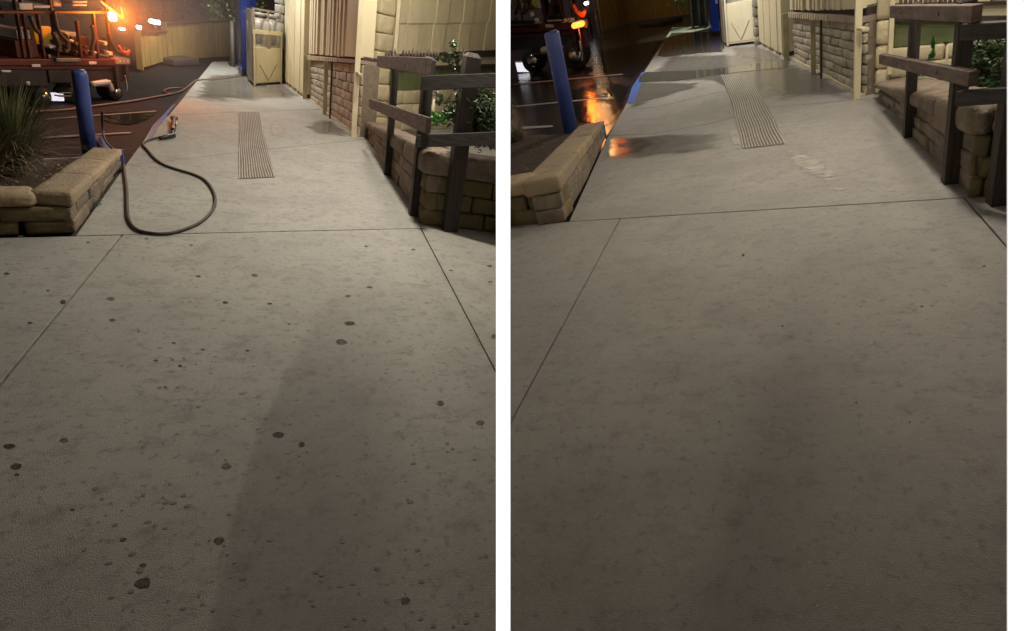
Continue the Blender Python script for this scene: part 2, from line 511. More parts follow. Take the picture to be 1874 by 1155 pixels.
# ---------------------------------------------------------------- added white walls that part the two yards
def divider(x0, x1, z0, name, label, dirx, height):
    """an added white wall: its slanted, self-glowing end faces the camera, its body runs straight away along dirx"""
    m = MB()
    xa, xb = (x0 - CX) / F * z0, (x1 - CX) / F * z0
    yb, yt = 1.75, -height
    k = dirx
    L_ = 60.0
    ca = [(xa, yb, z0), (xb, yb, z0), (xb, yt, z0), (xa, yt, z0)]
    back = [(x + k * L_, y - (0 if y < 0 else .0) , z + L_) for x, y, z in ca]
    # follow the ground: drop the foot and lift the head of the far end
    back = [(x, y + (-18 if y < 0 else 1), z) for x, y, z in back]
    P = [c2wn(c) + Vector((0, 0, CAMZ)) for c in ca + back]
    m.add(P, [(3, 2, 1, 0), (4, 5, 6, 7), (0, 1, 5, 4), (1, 2, 6, 5), (2, 3, 7, 6), (3, 0, 4, 7)])
    base = c2wn(Vector(((xa + xb) / 2, 1.2, z0))) + Vector((0, 0, CAMZ))
    t = thing(name, None, base, label, 'wall')
    part(m, 'wall_body', mat('white_plaster', (.8, .8, .78), (.76, .76, .74), rough=.8, scale=3, bump=.05), t)
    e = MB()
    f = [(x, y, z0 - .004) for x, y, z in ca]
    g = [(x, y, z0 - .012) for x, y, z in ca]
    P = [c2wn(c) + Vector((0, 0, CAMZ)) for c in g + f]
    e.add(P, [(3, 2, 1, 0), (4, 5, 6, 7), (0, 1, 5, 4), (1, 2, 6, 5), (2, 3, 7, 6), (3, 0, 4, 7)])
    part(e, 'glow_face', emis('white_face_glow', (1, 1, 1), 1.15), t)  # emission makes the end pure white; there is no lamp
divider(908, 934, 1.20, 'added_dividing_wall', 'narrow white glowing end of the added wall between the dry walkway and the wet walkway', (921 - CX) / F, 3.2)
divider(1842.5, 1990, 1.0, 'added_dividing_wall', 'white glowing end of the added wall along the right edge of the wet walkway', (1916 - CX) / F, 3.0)

# ---------------------------------------------------------------- ground
def clip_poly(Y, poly):
    def cut(poly, xpx, keep_less):
        k = (xpx - CX) / F
        def val(p):
            c = Y.cam(p)
            v = c.x - k * c.z
            return -v if keep_less else v
        out = []
        for i, p in enumerate(poly):
            q = poly[(i + 1) % len(poly)]
            a, b = val(p), val(q)
            if a >= 0: out.append(p)
            if a * b < 0: out.append(p + (q - p) * (a / (a - b)))
        return out
    lo, hi = Y.clip
    if lo is not None: poly = cut(poly, lo, False)
    if hi is not None and poly: poly = cut(poly, hi, True)
    return poly

def sheet(poly, h, thick=.0, chamfer=0.0):
    m = MB()
    n = len(poly)
    top = [Vector((p.x, p.y, h)) for p in poly]
    if thick:
        bot = [Vector((p.x, p.y, h - thick)) for p in poly]
        c = sum(top, Vector()) / n
        if chamfer:
            ins = []
            for i in range(n):
                a, b, d = top[i - 1], top[i], top[(i + 1) % n]
                e1, e2 = (a - b).normalized(), (d - b).normalized()
                bis = (e1 + e2)
                if bis.length < 1e-3: bis = Vector((-e2.y, e2.x, 0))
                bis.normalize()
                if (c - b).dot(bis) < 0: bis = -bis
                ins.append(b + bis * chamfer)
            rim = [Vector((p.x, p.y, h - chamfer * .7)) for p in top]
            m.add(ins, [tuple(range(n))])
            m.add(ins + rim, [(i, i + n, (i + 1) % n + n, (i + 1) % n) for i in range(n)])
            m.add(rim + bot, [(i, i + n, (i + 1) % n + n, (i + 1) % n) for i in range(n)])
        else:
            m.add(top, [tuple(range(n))])
            m.add(top + bot, [(i, i + n, (i + 1) % n + n, (i + 1) % n) for i in range(n)])
    else:
        m.add(top, [tuple(range(n))])
    return m

def big(Y):
    return [Vector((-60, -3, 0)), Vector((40, -3, 0)), Vector((40, 130, 0)), Vector((-60, 130, 0))]

def inter(p, d, q, e):
    # 2D line intersection p+t d, q+s e
    den = d.x * e.y - d.y * e.x
    t = ((q.x - p.x) * e.y - (q.y - p.y) * e.x) / den
    return Vector((p.x + d.x * t, p.y + d.y * t, 0))

def ground(Y, C, name_w):
    a, b = C['A'], C['B']
    solo(sheet(clip_poly(Y, big(Y)), -.050), 'asphalt_lot', ASPH if Y is L else ASPHW, Y, (0, 0, 0), kind='structure')
    A0, A1 = Y.G(*a[0]), Y.G(*a[1])
    B0, B1 = Y.G(*b[0]), Y.G(*b[1])
    C0, C1 = Y.G(*C['C'][0]), Y.G(*C['C'][1])
    dA, dB, dC = (A1 - A0), (B1 - B0), (C1 - C0)
    ac, bc = inter(A0, dA, C0, dC), inter(B0, dB, C0, dC)
    near_a = A0 - dA.normalized() * 4
    near_b = B0 - dB.normalized() * 4
    uC = dC.normalized()
    g = .005
    W = thing('sidewalk', Y, (0, 0, 0), kind='structure')
    bed = sheet(clip_poly(Y, [ac - uC * 8 , bc + uC * 6, near_b + Vector((8, -1, 0)), near_a - Vector((8, 1, 0))]), -.022)
    edge = [Y.G(*p) for p in C['edge']]
    far = C['far']
    bedpoly = [ac - uC * .35] + edge + [Y.G(*p) for p in far] + [Vector((5, 24, 0)), bc + uC * 6]
    b2 = sheet(clip_poly(Y, bedpoly), -.022)
    bed.add(b2.v, b2.f)
    part(bed, 'joint_bed', UNDER, W)
    cm = CONC_DRY if Y is L else CONC_WET
    def slab(pts, name='paving_slab', m=None):
        nonlocal g
        pts = clip_poly(Y, pts)
        if len(pts) < 3: return None
        # shrink slightly for the joint
        c = sum(pts, Vector()) / len(pts)
        n = len(pts)
        area = sum(pts[i].x * pts[(i + 1) % n].y - pts[(i + 1) % n].x * pts[i].y for i in range(n))
        if area < 0: pts = pts[::-1]
        out = []
        for i in range(n):
            p0, p1, p2 = pts[i - 1], pts[i], pts[(i + 1) % n]
            d1, d2 = (p1 - p0).normalized(), (p2 - p1).normalized()
            n1, n2 = Vector((-d1.y, d1.x, 0)), Vector((-d2.y, d2.x, 0))
            bis = (n1 + n2)
            if bis.length < .1: bis = n1
            bis.normalize()
            k = g / max(.35, bis.dot(n1))
            out.append(p1 + bis * k)
        return part(sheet(out, 0, .045, .004), name, m or cm, W)
    slabs = {}
    slabs['main'] = slab([ac, bc, near_b, near_a])
    slabs['left'] = slab([ac, near_a, near_a - Vector((5, 0, 0)), ac - uC * 5])
    slabs['right'] = slab([bc, bc + uC * 5, near_b + Vector((5, 0, 0)), near_b])
    # beyond the cross joint
    rows = C['rows']          # list of pixel polylines, each left (edge) to right
    prev = [ac - uC * C['cut'], bc + uC * 2.5]
    for ri, row in enumerate(rows):
        cur = [Y.G(*p) for p in row]
        cur = cur + [cur[-1] + (cur[-1] - cur[-2]).normalized() * 3.0]
        between = [Y.G(*p) for p in C['edges'][ri]]
        g = .009
        slab(prev + cur[::-1] + between[::-1])
        prev = cur
    return W, slabs, (ac, bc, A0, B0)

def rim_sheet(Y, poly_px, h, m, name, parent=None, grid=.0, soft=.25, kind='structure', px=True, base=None):
    """a film whose rim fades: the outline (edge 0) and an inner outline (edge 1)"""
    pts = [Y.G(*p) for p in poly_px] if px else poly_px
    pts = clip_poly(Y, pts)
    if len(pts) < 3: return None
    # resample the outline
    rs = []
    n = len(pts)
    for i in range(n):
        a, b = pts[i], pts[(i + 1) % n]
        k = max(1, int((b - a).length / .12))
        for j in range(min(k, 40)): rs.append(a + (b - a) * j / min(k, 40))
    c = sum(rs, Vector()) / len(rs)
    mb = MB()
    N = len(rs)
    top = [Vector((p.x, p.y, h)) for p in rs]
    inn = [Vector((c.x + (p.x - c.x) * (1 - soft), c.y + (p.y - c.y) * (1 - soft), h)) for p in rs]
    mb.v = top + inn + [Vector((c.x, c.y, h))]
    mb.f = [(i, (i + 1) % N, (i + 1) % N + N, i + N) for i in range(N)] + [(i + N, (i + 1) % N + N, 2 * N) for i in range(N)]
    mb.sm = [True] * len(mb.f)
    mb.at = [0.0] * N + [1.0] * N + [1.0]
    if parent: return part(mb, name, m, parent)
    return solo(mb, name, m, Y, (0, 0, 0), kind=kind)

CL = dict(A=((0, 703), (225, 428)), B=((908, 680), (770, 418)), C=((0, 435), (770, 418)), cut=.25,
          edge=[(229, 297), (263, 254), (280, 226), (314, 189), (374, 131), (390, 112)], far=[(560, 104)],
          rows=[[(227, 303), (434, 279), (665, 255)], [(307, 211), (437, 205), (600, 200)], [(335, 178), (440, 172), (575, 176)], [(357, 151), (440, 146), (540, 148)], [(388, 113), (470, 110), (560, 112)]],
          edges=[[], [(263, 254), (280, 226)], [], [], []])
CR = dict(A=((935, 770), (1135, 400)), B=((1842, 450), (1765, 362)), C=((935, 412), (1765, 362)), cut=.45,
          edge=[(1110, 245), (1137, 205), (1160, 160), (1180, 130), (1222, 62), (1232, 48)], far=[(1420, 42)],
          rows=[[(1112, 249), (1201, 244), (1300, 226), (1408, 197), (1595, 180)], [(1140, 200), (1200, 196), (1311, 170), (1372, 160), (1500, 148)], [(1178, 132), (1300, 124), (1450, 114)], [(1203, 93), (1300, 88), (1420, 84)], [(1230, 50), (1330, 46), (1420, 44)]],
          edges=[[], [(1137, 205)], [(1160, 160)], [], []])
WL, SL, KL = ground(L, CL, 'L')
WR, SR, KR = ground(R, CR, 'R')

# gum spots and dirt
def gum(Y, parent, spots, name='gum_spot'):
    for x, y, w_, h_ in spots:
        p = Y.G(x, y)
        mp = Y.mpp(p)
        a = w_ * mp / 2
        q = Y.G(x, y + h_ / 2) - Y.G(x, y - h_ / 2)
        b = q.length / 2
        n = 18
        ph = rnd.random() * 9
        ring, ring2 = [], []
        dx = Vector((1, 0, 0)) * a
        dy = q.normalized() * b
        for k in range(n):
            t = 2 * math.pi * k / n
            rr = 1 + .28 * noise.noise(Vector((math.cos(t) * 1.3 + ph, math.sin(t) * 1.3, x))) + .12 * noise.noise(Vector((math.cos(t) * 4 + ph, math.sin(t) * 4, y)))
            v = dx * math.cos(t) * rr + dy * math.sin(t) * rr
            ring.append(p + v + Vector((0, 0, .0004)))
            ring2.append(p + v * .8 + Vector((0, 0, .0007)))
        mb = MB()
        mb.add(ring + ring2, [(i, (i + 1) % n, (i + 1) % n + n, i + n) for i in range(n)] + [tuple(range(n, 2 * n))])
        part(mb, name, GUM, parent)

gumL = [(17, 817, 19, 10), (30, 854, 17, 12), (31, 869, 8, 6), (117, 806, 14, 9), (203, 547, 13, 7), (414, 854, 16, 13), (401, 990, 18, 14), (261, 1068, 26, 18), (262, 1035, 12, 8),
        (412, 554, 10, 5), (206, 586, 9, 5), (363, 506, 8, 4), (510, 796, 18, 12), (742, 1100, 17, 15), (879, 774, 17, 10), (806, 739, 13, 10), (625, 626, 20, 11), (640, 592, 18, 8),
        (529, 593, 6, 4), (494, 556, 9, 4), (225, 988, 12, 8), (285, 660, 7, 4), (330, 670, 7, 5), (303, 709, 5, 4), (637, 542, 10, 5), (677, 526, 11, 4), (466, 504, 11, 5),
        (670, 451, 6, 3), (757, 457, 8, 3), (133, 933, 8, 4), (318, 628, 7, 4), (453, 642, 7, 4), (268, 437, 6, 3), (350, 449, 6, 3), (371, 640, 7, 4), (552, 814, 11, 10), (254, 607, 5, 3)]
gumLl = [(115, 553, 9, 8), (161, 444, 6, 3), (12, 501, 9, 5), (55, 591, 8, 4), (88, 532, 5, 3), (38, 432, 8, 3)]
gumLr = [(905, 616, 14, 9), (896, 487, 10, 4), (825, 495, 8, 3), (897, 516, 10, 3)]
gum(L, SL['main'], gumL)
gum(L, SL['left'], gumLl)
gum(L, SL['right'], gumLr)
gum(R, SR['main'], [(1567, 737, 5, 4), (1432, 597, 5, 3), (1687, 561, 6, 3), (1665, 773, 4, 3), (1801, 487, 6, 3), (1360, 467, 5, 5), (1317, 772, 4, 3), (1575, 561, 3, 2), (1705, 560, 3, 2), (1665, 610, 4, 2)])
def specks(Y, parent, n, box, m, name, s0, s1, avoid=None):
    mb = MB()
    for _ in range(n):
        x, y = rnd.uniform(box[0], box[2]), box[1] + (box[3] - box[1]) * rnd.random() ** 1.3
        p = Y.G(x, y)
        if avoid and avoid(x, y): continue
        s_ = rnd.uniform(s0, s1)
        k = 6
        ph = rnd.random() * 6
        st = rnd.uniform(.5, 1)
        mb.add([p + Vector((math.cos(ph + t * 2 * math.pi / k) * s_, math.sin(ph + t * 2 * math.pi / k) * s_ * st, .0016)) for t in range(k)], [tuple(range(k))])
    o = part(mb, name, m, parent, kind='stuff')
    return o
GUMF = mat('faint_spot', (.28, .265, .235), (.21, .20, .175), rough=.85, scale=40, bump=0)
GRIT = mat('pale_grit', (.62, .58, .52), rough=.8, bump=0)
specks(L, SL['main'], 300, (150, 440, 900, 1150), GUMF, 'faint_gum_spots', .003, .011, lambda x, y: x < 225 - .818 * (y - 428) + 5 or x > 770 + .527 * (y - 418) - 5)
specks(L, WL, 90, (240, 280, 690, 415), GUMF, 'faint_gum_spots', .006, .016)
specks(R, SR['main'], 120, (1150, 410, 1760, 1150), GUMF, 'dirt_specks', .0015, .004, lambda x, y: x < 1135 - .54 * (y - 400) + 5)
specks(R, SR['main'], 60, (1200, 410, 1760, 1150), GRIT, 'grit', .001, .003)
specks(R, WR, 40, (1200, 290, 1640, 360), GUMF, 'dirt_specks', .003, .008)

# films on the ground: damp, water, residue, paint
def poly_film(Y, W, lst):
    for nm, m, h, soft, pts in lst:
        if nm.startswith('line'):
            rim_sheet(Y, pts, h, m, 'painted_line', soft=soft)
        else:
            rim_sheet(Y, pts, h, m, nm, soft=soft)
poly_film(L, WL, [
    ('puddle', DAMP, .006, .45, [(332, 188), (352, 152), (372, 133), (440, 128), (470, 150), (540, 165), (570, 185), (470, 192), (390, 196)]),
    ('puddle', DAMP, .006, .6, [(575, 215), (610, 218), (650, 245), (640, 258), (580, 250), (545, 232)]),
    ('stain_or_shade', RESID, .007, .6, [(490, 222), (518, 222), (526, 240), (524, 258), (495, 256), (488, 240)]),
    ('stain_or_shade', STAIN, .005, .6, [(468, 155), (517, 150), (560, 180), (530, 186), (480, 172)]),
    ('puddle', WATERA, -.040, .6, [(176, 198), (300, 192), (285, 215), (230, 228), (176, 224)]),
    ('line_', LPAINT, -.036, .35, [(57, 244), (251, 234.5), (251, 237), (57, 247.5)]),
    ('line_', LPAINT, -.036, .35, [(60, 212), (300, 196), (300, 198), (60, 214)]),
    ('line_', LPAINT, -.036, .35, [(70, 282), (158, 279), (158, 283), (70, 287)]),
    ('line_', BPAINT2, -.035, .3, [(168, 240), (184, 240), (208, 271), (190, 272)]),
    ('line_', BPAINT2, .006, .25, [(266, 262), (280, 229), (300, 209), (318, 190), (324, 188), (313, 203), (290, 234), (280, 254)]),
    ('line_', BPAINT, .009, .3, [(296, 214), (314, 196), (322, 189), (316, 198), (300, 222), (290, 232), (284, 232)]),
])
poly_film(R, WR, [
    ('puddle', WATER, .007, .12, [(1228, 60), (1300, 58), (1322, 66), (1330, 84), (1325, 96), (1270, 100), (1215, 106), (1200, 104), (1212, 84)]),
    ('puddle', WATER, .009, .10, [(1168, 140), (1180, 133), (1300, 128), (1400, 115), (1452, 108), (1448, 124), (1350, 133), (1240, 148), (1165, 152)]),
    ('puddle', DAMP, .006, .5, [(1330, 86), (1386, 80), (1445, 105), (1446, 118), (1400, 116), (1330, 100)]),
    ('puddle', DAMP, .005, .3, [(1185, 130), (1215, 100), (1325, 96), (1445, 104), (1590, 176), (1400, 200), (1300, 150), (1165, 155)]),
    ('puddle', DAMP, .006, .35, [(1165, 148), (1300, 150), (1290, 160), (1200, 186), (1150, 205), (1140, 198)]),
    ('puddle', DAMP, .006, .5, [(1400, 122), (1460, 112), (1510, 135), (1590, 178), (1420, 196), (1390, 160)]),
    ('puddle', WATERR, .0095, .6, [(1106, 252), (1128, 243), (1160, 249), (1195, 247), (1225, 262), (1204, 272), (1185, 288), (1150, 290), (1120, 304), (1098, 296), (1104, 272)]),
    ('puddle', DAMP, .006, .4, [(1112, 250), (1230, 244), (1340, 240), (1356, 272), (1300, 280), (1190, 292), (1110, 300)]),
    ('stain_or_shade', RESID, .007, .6, [(1420, 262), (1470, 276), (1515, 292), (1560, 335), (1560, 352), (1500, 340), (1440, 306)]),
    ('stain_or_shade', RESID, .007, .6, [(1515, 345), (1540, 340), (1555, 348), (1530, 354)]),
    ('stain_or_shade', RESID, .007, .4, [(1330, 232), (1350, 236), (1362, 275), (1340, 272)]),
    ('stain_or_shade', STAIN, .0105, .6, [(1125, 264), (1150, 260), (1164, 264), (1150, 273), (1128, 272)]),
    ('stain_or_shade', RESID, .007, .7, [(1522, 435), (1535, 435), (1540, 440), (1527, 443)]),
    ('puddle', WATERA, -.040, .25, [(1040, 160), (1100, 142), (1160, 150), (1140, 200), (1115, 235), (1060, 225), (1030, 200)]),
    ('puddle', WATERA, -.040, .25, [(925, 95), (1060, 90), (1080, 130), (1020, 150), (925, 150)]),
    ('puddle', WATERA, -.040, .25, [(1090, 90), (1215, 68), (1185, 118), (1160, 145), (1100, 138)]),
    ('line_', LPAINT, -.036, .35, [(924, 152), (1165, 129), (1165, 131), (924, 155)]),
    ('line_', LPAINT, -.036, .35, [(924, 192), (1140, 171), (1140, 173), (924, 195)]),
    ('line_', LPAINT, -.036, .35, [(950, 228), (1017, 224), (1017, 228), (950, 233)]),
    ('line_', BPAINT, .0065, .2, [(1145, 194), (1156, 160), (1176, 130), (1184, 132), (1172, 160), (1160, 192)]),
])

# broad diagonal shadow painted on both walkways, fading out to the right
def painted_shadow(Y, left, width, W, cols=[(0, 0), (.05, .75), (.12, 1), (.4, .9), (.7, .5), (1, 0)]):
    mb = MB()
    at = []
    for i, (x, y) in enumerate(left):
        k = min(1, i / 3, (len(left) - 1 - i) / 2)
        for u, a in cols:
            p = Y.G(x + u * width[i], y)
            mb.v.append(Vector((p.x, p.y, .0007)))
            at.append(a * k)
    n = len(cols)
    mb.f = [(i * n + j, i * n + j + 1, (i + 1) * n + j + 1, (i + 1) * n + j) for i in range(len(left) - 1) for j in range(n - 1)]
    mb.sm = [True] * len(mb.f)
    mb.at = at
    solo(mb, 'stain_or_shade', SHADOW_TONE, Y, (0, 0, 0), kind='structure')
painted_shadow(L, [(610, 500), (575, 570), (530, 650), (500, 715), (468, 780), (440, 860), (415, 940), (398, 1020), (378, 1100), (362, 1200), (345, 1400), (330, 1700)], [190, 230, 260, 290, 330, 370, 420, 450, 480, 500, 520, 540], WL)
painted_shadow(R, [(1420, 470), (1385, 560), (1345, 650), (1310, 740), (1275, 830), (1245, 920), (1220, 1000), (1195, 1100), (1180, 1200), (1160, 1400), (1140, 1700)], [160, 220, 260, 300, 320, 340, 350, 360, 370, 390, 400], WR, [(0, 0), (.15, .3), (.35, .8), (.5, .8), (.75, .4), (1, 0)])

# grooved ramp panel
def grooved(Y, left, right, wob, label):
    def interp(line, t):
        k = t * (len(line) - 1)
        i = min(int(k), len(line) - 2)
        return line[i].lerp(line[i + 1], k - i)
    l_, r_ = [Y.G(*p) for p in left], [Y.G(*p) for p in right]
    o = thing('grooved_ramp_panel', Y, (l_[0] + r_[0]) / 2, label, 'grooved paving')
    plate = sheet(l_ + r_[::-1], .0025)
    part(plate, 'groove_bed', mat('groove_dirt', (.16, .145, .12), rough=.9, scale=30), o)
    N = 14
    mb = MB()
    T = 24
    for i in range(N):
        u = (i + .5) / N
        hw = .30 / N
        ph = rnd.random() * 6
        row = []
        for k in range(T + 1):
            t = k / T
            a, b = interp(l_, t), interp(r_, t)
            o_ = (math.sin(t * 17 + i * .3) * .22 + math.sin(t * 6 + i * .1) * .5 + math.sin(t * 3 + ph) * .05) / N * wob
            p0, p1 = a.lerp(b, u - hw + o_), a.lerp(b, u + hw + o_)
            q0, q1 = a.lerp(b, u - hw * .7 + o_), a.lerp(b, u + hw * .7 + o_)
            z = .0105 if (k % 24) else .009
            row += [Vector((p0.x, p0.y, .003)), Vector((q0.x, q0.y, z)), Vector((q1.x, q1.y, z)), Vector((p1.x, p1.y, .003))]
        fs = []
        for k in range(T):
            for j in range(3):
                fs.append((k * 4 + j, k * 4 + j + 1, (k + 1) * 4 + j + 1, (k + 1) * 4 + j))
        mb.add(row, fs)
    part(mb, 'ridges', mat('ridge_concrete', (.42, .385, .32), (.33, .30, .25), rough=.75, scale=14), o, kind='stuff')
grooved(L, [(437, 205), (437, 245), (437, 285), (437, 328)], [(475, 205), (482, 245), (493, 288), (503, 325)], .5, 'ribbed grooved strip set in the dry walkway beside the hose loop')
grooved(R, [(1318, 138), (1335, 178), (1349, 225), (1360, 273)], [(1367, 136), (1398, 185), (1420, 225), (1436, 264)], .7, 'ribbed grooved strip set in the wet walkway beyond the cross joint')

# ---------------------------------------------------------------- left planters: low stone retaining walls
def left_planter(Y, q, label):
    """q: corner bottom px, corner top y, end bottom px, end top y, front far px, cap inner points"""
    c, e, f = Y.G(*q['corner']), Y.G(*q['end']), Y.G(*q['front'])
    hc, he = Y.H(c, q['ctop']), Y.H(e, q['etop'])
    side, front = EP(Y, c, e), EP(Y, c, f)
    if side.n.dot(Vector((1, 0, 0))) < 0: side.n = -side.n
    if front.n.dot(Vector((0, -1, 0))) < 0: front.n = -front.n
    t = thing('planter_wall', Y, c, label, 'planter')
    T = q['thick']
    capf = .36
    # side face: three courses of split blocks under a cap
    for ci in range(2):
        n = q['n'] + (ci % 2)
        xs = [0] + [min(1, (k + (.5 if ci % 2 else 1) + rnd.uniform(-.1, .1)) / n) for k in range(n - (0 if ci % 2 else 1))] + [1]
        xs = sorted(set(xs))
        for k in range(len(xs) - 1):
            a0, a1 = xs[k] * side.len, xs[k + 1] * side.len
            if a1 - a0 < .03: continue
            def hh(a, v): return (hc + (he - hc) * a / side.len) * (1 - capf) * v
            mb = MB().epstone(side, a0 + .003, a1 - .003, hh(a0, ci / 2) , hh(a0, (ci + 1) / 2) - .003, -T * .8, -.0 + rnd.uniform(-.01, .008), hh(a1, ci / 2), hh(a1, (ci + 1) / 2) - .003, n=5, rough=0.006, rd=0.010, seed=rnd.random() * 50)
            part(mb, 'block', STONE_B, t)
    # cap stones along the side
    n = q['caps']
    xs = [k / n for k in range(n + 1)]
    for k in range(n):
        a0, a1 = xs[k] * side.len - (.0 if k else .0), xs[k + 1] * side.len
        def h1(a): return hc + (he - hc) * a / side.len
        mb = MB().epstone(side, a0 + .001, a1 - .001, h1(a0) * (1 - capf) + .002, h1(a0), -T, .012, h1(a1) * (1 - capf) + .002, h1(a1), n=8, rough=0.004, rd=0.022, seed=k + 3)
        part(mb, 'cap_stone', STONE_C, t)
    # front face towards the camera
    fl = front.len
    for ci in range(2):
        cuts = [0, .38 * fl, fl] if ci == 0 else [0, .55 * fl, fl]
        for k in range(len(cuts) - 1):
            a0, a1 = cuts[k] + .004, cuts[k + 1] - .004
            lo, hi = hc * (1 - capf) * ci / 2, hc * (1 - capf) * (ci + 1) / 2 - .002
            if k == 0: a0 += .0
            mb = MB().epstone(front, a0 + .02, a1, lo, hi, -T * .9, -.012 - rnd.random() * .006, n=6, rough=0.0034, rd=0.013, seed=9 + ci * 3 + k)
            part(mb, 'block', STONE_M, t, label='dark mossy block')
    cuts = [T * .8, fl]
    for k in range(1):
        mb = MB().epstone(front, cuts[k] + .002, cuts[k + 1] - .002, hc * (1 - capf) + .002, hc * .97, -T, .0, n=7, rough=0.0034, rd=0.033, seed=20 + k)
        part(mb, 'cap_stone', STONE_C, t)
    # painted blue end
    mb = MB().epbox(side, side.len + .004, side.len + .03, 0, he * .95, -T * .3, .014)
    part(mb, 'painted_end', BLUE, t)
    # soil
    g = MB()
    hs = min(hc, he) * .35
    S0 = [Y.G(*p, hs) for p in q['soil']]
    res = 10
    vs, fs = [], []
    for i in range(res + 1):
        for j in range(res + 1):
            u, v = i / res, j / res
            p = S0[0].lerp(S0[1], u).lerp(S0[3].lerp(S0[2], u), v)
            vs.append(p + Vector((0, 0, .03 * noise.noise(p * 3) + .012 * noise.noise(p * 14))))
    for i in range(res):
        for j in range(res):
            a = i * (res + 1) + j
            fs.append((a, a + 1, a + res + 2, a + res + 1))
    g.add(vs, fs, True)
    part(g, 'soil', SOIL, t)
    return t
left_planter(L, dict(corner=(138, 428), ctop=352, end=(224, 304), etop=273, front=(-120, 440), thick=.20, n=4, caps=3,
                     soil=[(-140, 400), (120, 400), (200, 290), (-60, 292)]), 'low tan stone planter wall beside the dry walkway with the hose')
left_planter(R, dict(corner=(1036, 406), ctop=322, end=(1108, 254), etop=221, front=(926, 416), thick=.30, n=4, caps=3,
                     soil=[(925, 360), (1010, 360), (1062, 245), (925, 248)]), 'low tan stone planter wall beside the wet walkway with orange puddle')

def litter(Y, box, h, n, label):
    mb = MB()
    for _ in range(n):
        p = Y.G(rnd.uniform(box[0], box[2]), rnd.uniform(box[1], box[3]), h)
        s_ = rnd.uniform(.008, .022)
        a = rnd.random() * 6
        d, e = Vector((math.cos(a), math.sin(a), .3)) * s_, Vector((-math.sin(a), math.cos(a), .2)) * s_ * .5
        mb.add([p - d, p + e, p + d, p - e], [(0, 1, 2, 3)])
    solo(mb, 'leaf_litter', STRAW, Y, Y.G((box[0] + box[2]) / 2, (box[1] + box[3]) / 2, h), label, 'leaf litter', kind='stuff')
litter(L, (10, 300, 150, 340), .07, 70, 'dry leaf litter on the soil of the planter beside the hose')
litter(R, (935, 255, 1010, 310), .09, 50, 'dry leaf litter on the soil of the planter by the wet walkway')

def tussock(Y, base, tops, n, h, label, spread, seed, straw=.25):
    r_ = random.Random(seed)
    t = thing('ornamental_grass', Y, base, label, 'plant')
    for nm, m, frac in (('green_blades', GRASS, 1 - straw), ('dry_blades', STRAW, straw)):
        mb = MB()
        for _ in range(int(n * frac)):
            a = r_.random() * 2 * math.pi
            ln = h * r_.uniform(.55, 1.15) * (1 if nm[0] == 'g' else .8)
            out = spread * r_.uniform(.15, 1) * (1 if nm[0] == 'g' else 1.2)
            d = Vector((math.cos(a), math.sin(a), 0))
            sd_ = Vector((-d.y, d.x, 0))
            b = Vector(base) + d * r_.uniform(0, .05) * 1.5
            w_ = r_.uniform(.004, .009)
            droop = r_.uniform(.3, 1.0) if nm[0] == 'g' else r_.uniform(1, 1.6)
            pts = []
            for k in range(6):
                s_ = k / 5
                pts.append(b + d * out * s_ ** 1.5 + Vector((0, 0, ln * (s_ - droop * .45 * s_ ** 2.6))))
            vs = []
            for k, p in enumerate(pts):
                ww = w_ * (1 - k / 5.3)
                vs += [p - sd_ * ww, p + sd_ * ww]
            mb.add(vs, [(2 * k, 2 * k + 1, 2 * k + 3, 2 * k + 2) for k in range(5)])
        part(mb, nm, m, t, kind='stuff')
gb = L.G(28, 322, .04)
tussock(L, gb, None, 900, .80, 'tall tufted grass growing in the planter beside the blue bollard', .50, 3)
tussock(L, L.G(-30, 345, .04), None, 500, .60, 'tufted grass cut by the left edge behind the stone planter wall', .30, 4)
tussock(R, R.G(948, 262, .05), None, 260, .45, 'dry grass tuft at the wet yard planter next to the dividing wall', .26, 5, straw=.8)

def weed(Y, px_, label, s_=.05):
    b = Y.G(*px_)
    t = thing('weed', Y, b, label, 'weed')
    mb = MB()
    for k in range(60):
        a = rnd.random() * 6.28
        p = b + Vector((math.cos(a), math.sin(a), 0)) * rnd.random() * s_ + Vector((0, 0, rnd.random() * s_ * .8))
        d = Vector((rnd.gauss(0, 1), rnd.gauss(0, 1), rnd.random())).normalized() * s_ * .22
        e = d.cross(Vector((0, 0, 1))) * .5
        mb.add([p - d, p + e, p + d, p - e], [(0, 1, 2, 3)])
    part(mb, 'leaves', MOSS, t, kind='stuff')
weed(L, (168, 376), 'small green weed in the crack at the foot of the stone planter wall', .07)
weed(R, (1058, 338), 'tiny weed in the crack at the foot of the wet yard planter wall', .03)

# ---------------------------------------------------------------- bollards
def bollard(Y, base_px, top_px, wpx, label):
    b = Y.G(*base_px)
    top = Y.H(b, top_px[1])
    r = wpx * Y.mpp(b) / 2 * .97
    t = thing('bollard', Y, b, label, 'bollard')
    prof = [(r, -.02), (r, top - .05), (r * .98, top - .02), (r * .85, top - .004), (r * .5, top + .004)]
    mb = MB()
    mb.tube([b + Vector((0, 0, z)) for _, z in prof], [q for q, _ in prof], n=28)
    part(mb, 'post', BLUE, t)
    c = MB()
    a = b + Vector((r * .25, r * .1, top + .004))
    c.tube([a, a + Vector((0, 0, .006))], r * .42, n=12)
    part(c, 'cap', CAPW, t)
bollard(L, (166, 292), (141, 129), 24, 'blue round bollard behind the planter wall next to the hose')
bollard(R, (1046, 248), (1005, 58), 27, 'blue round bollard behind the planter wall next to the orange lit puddles')

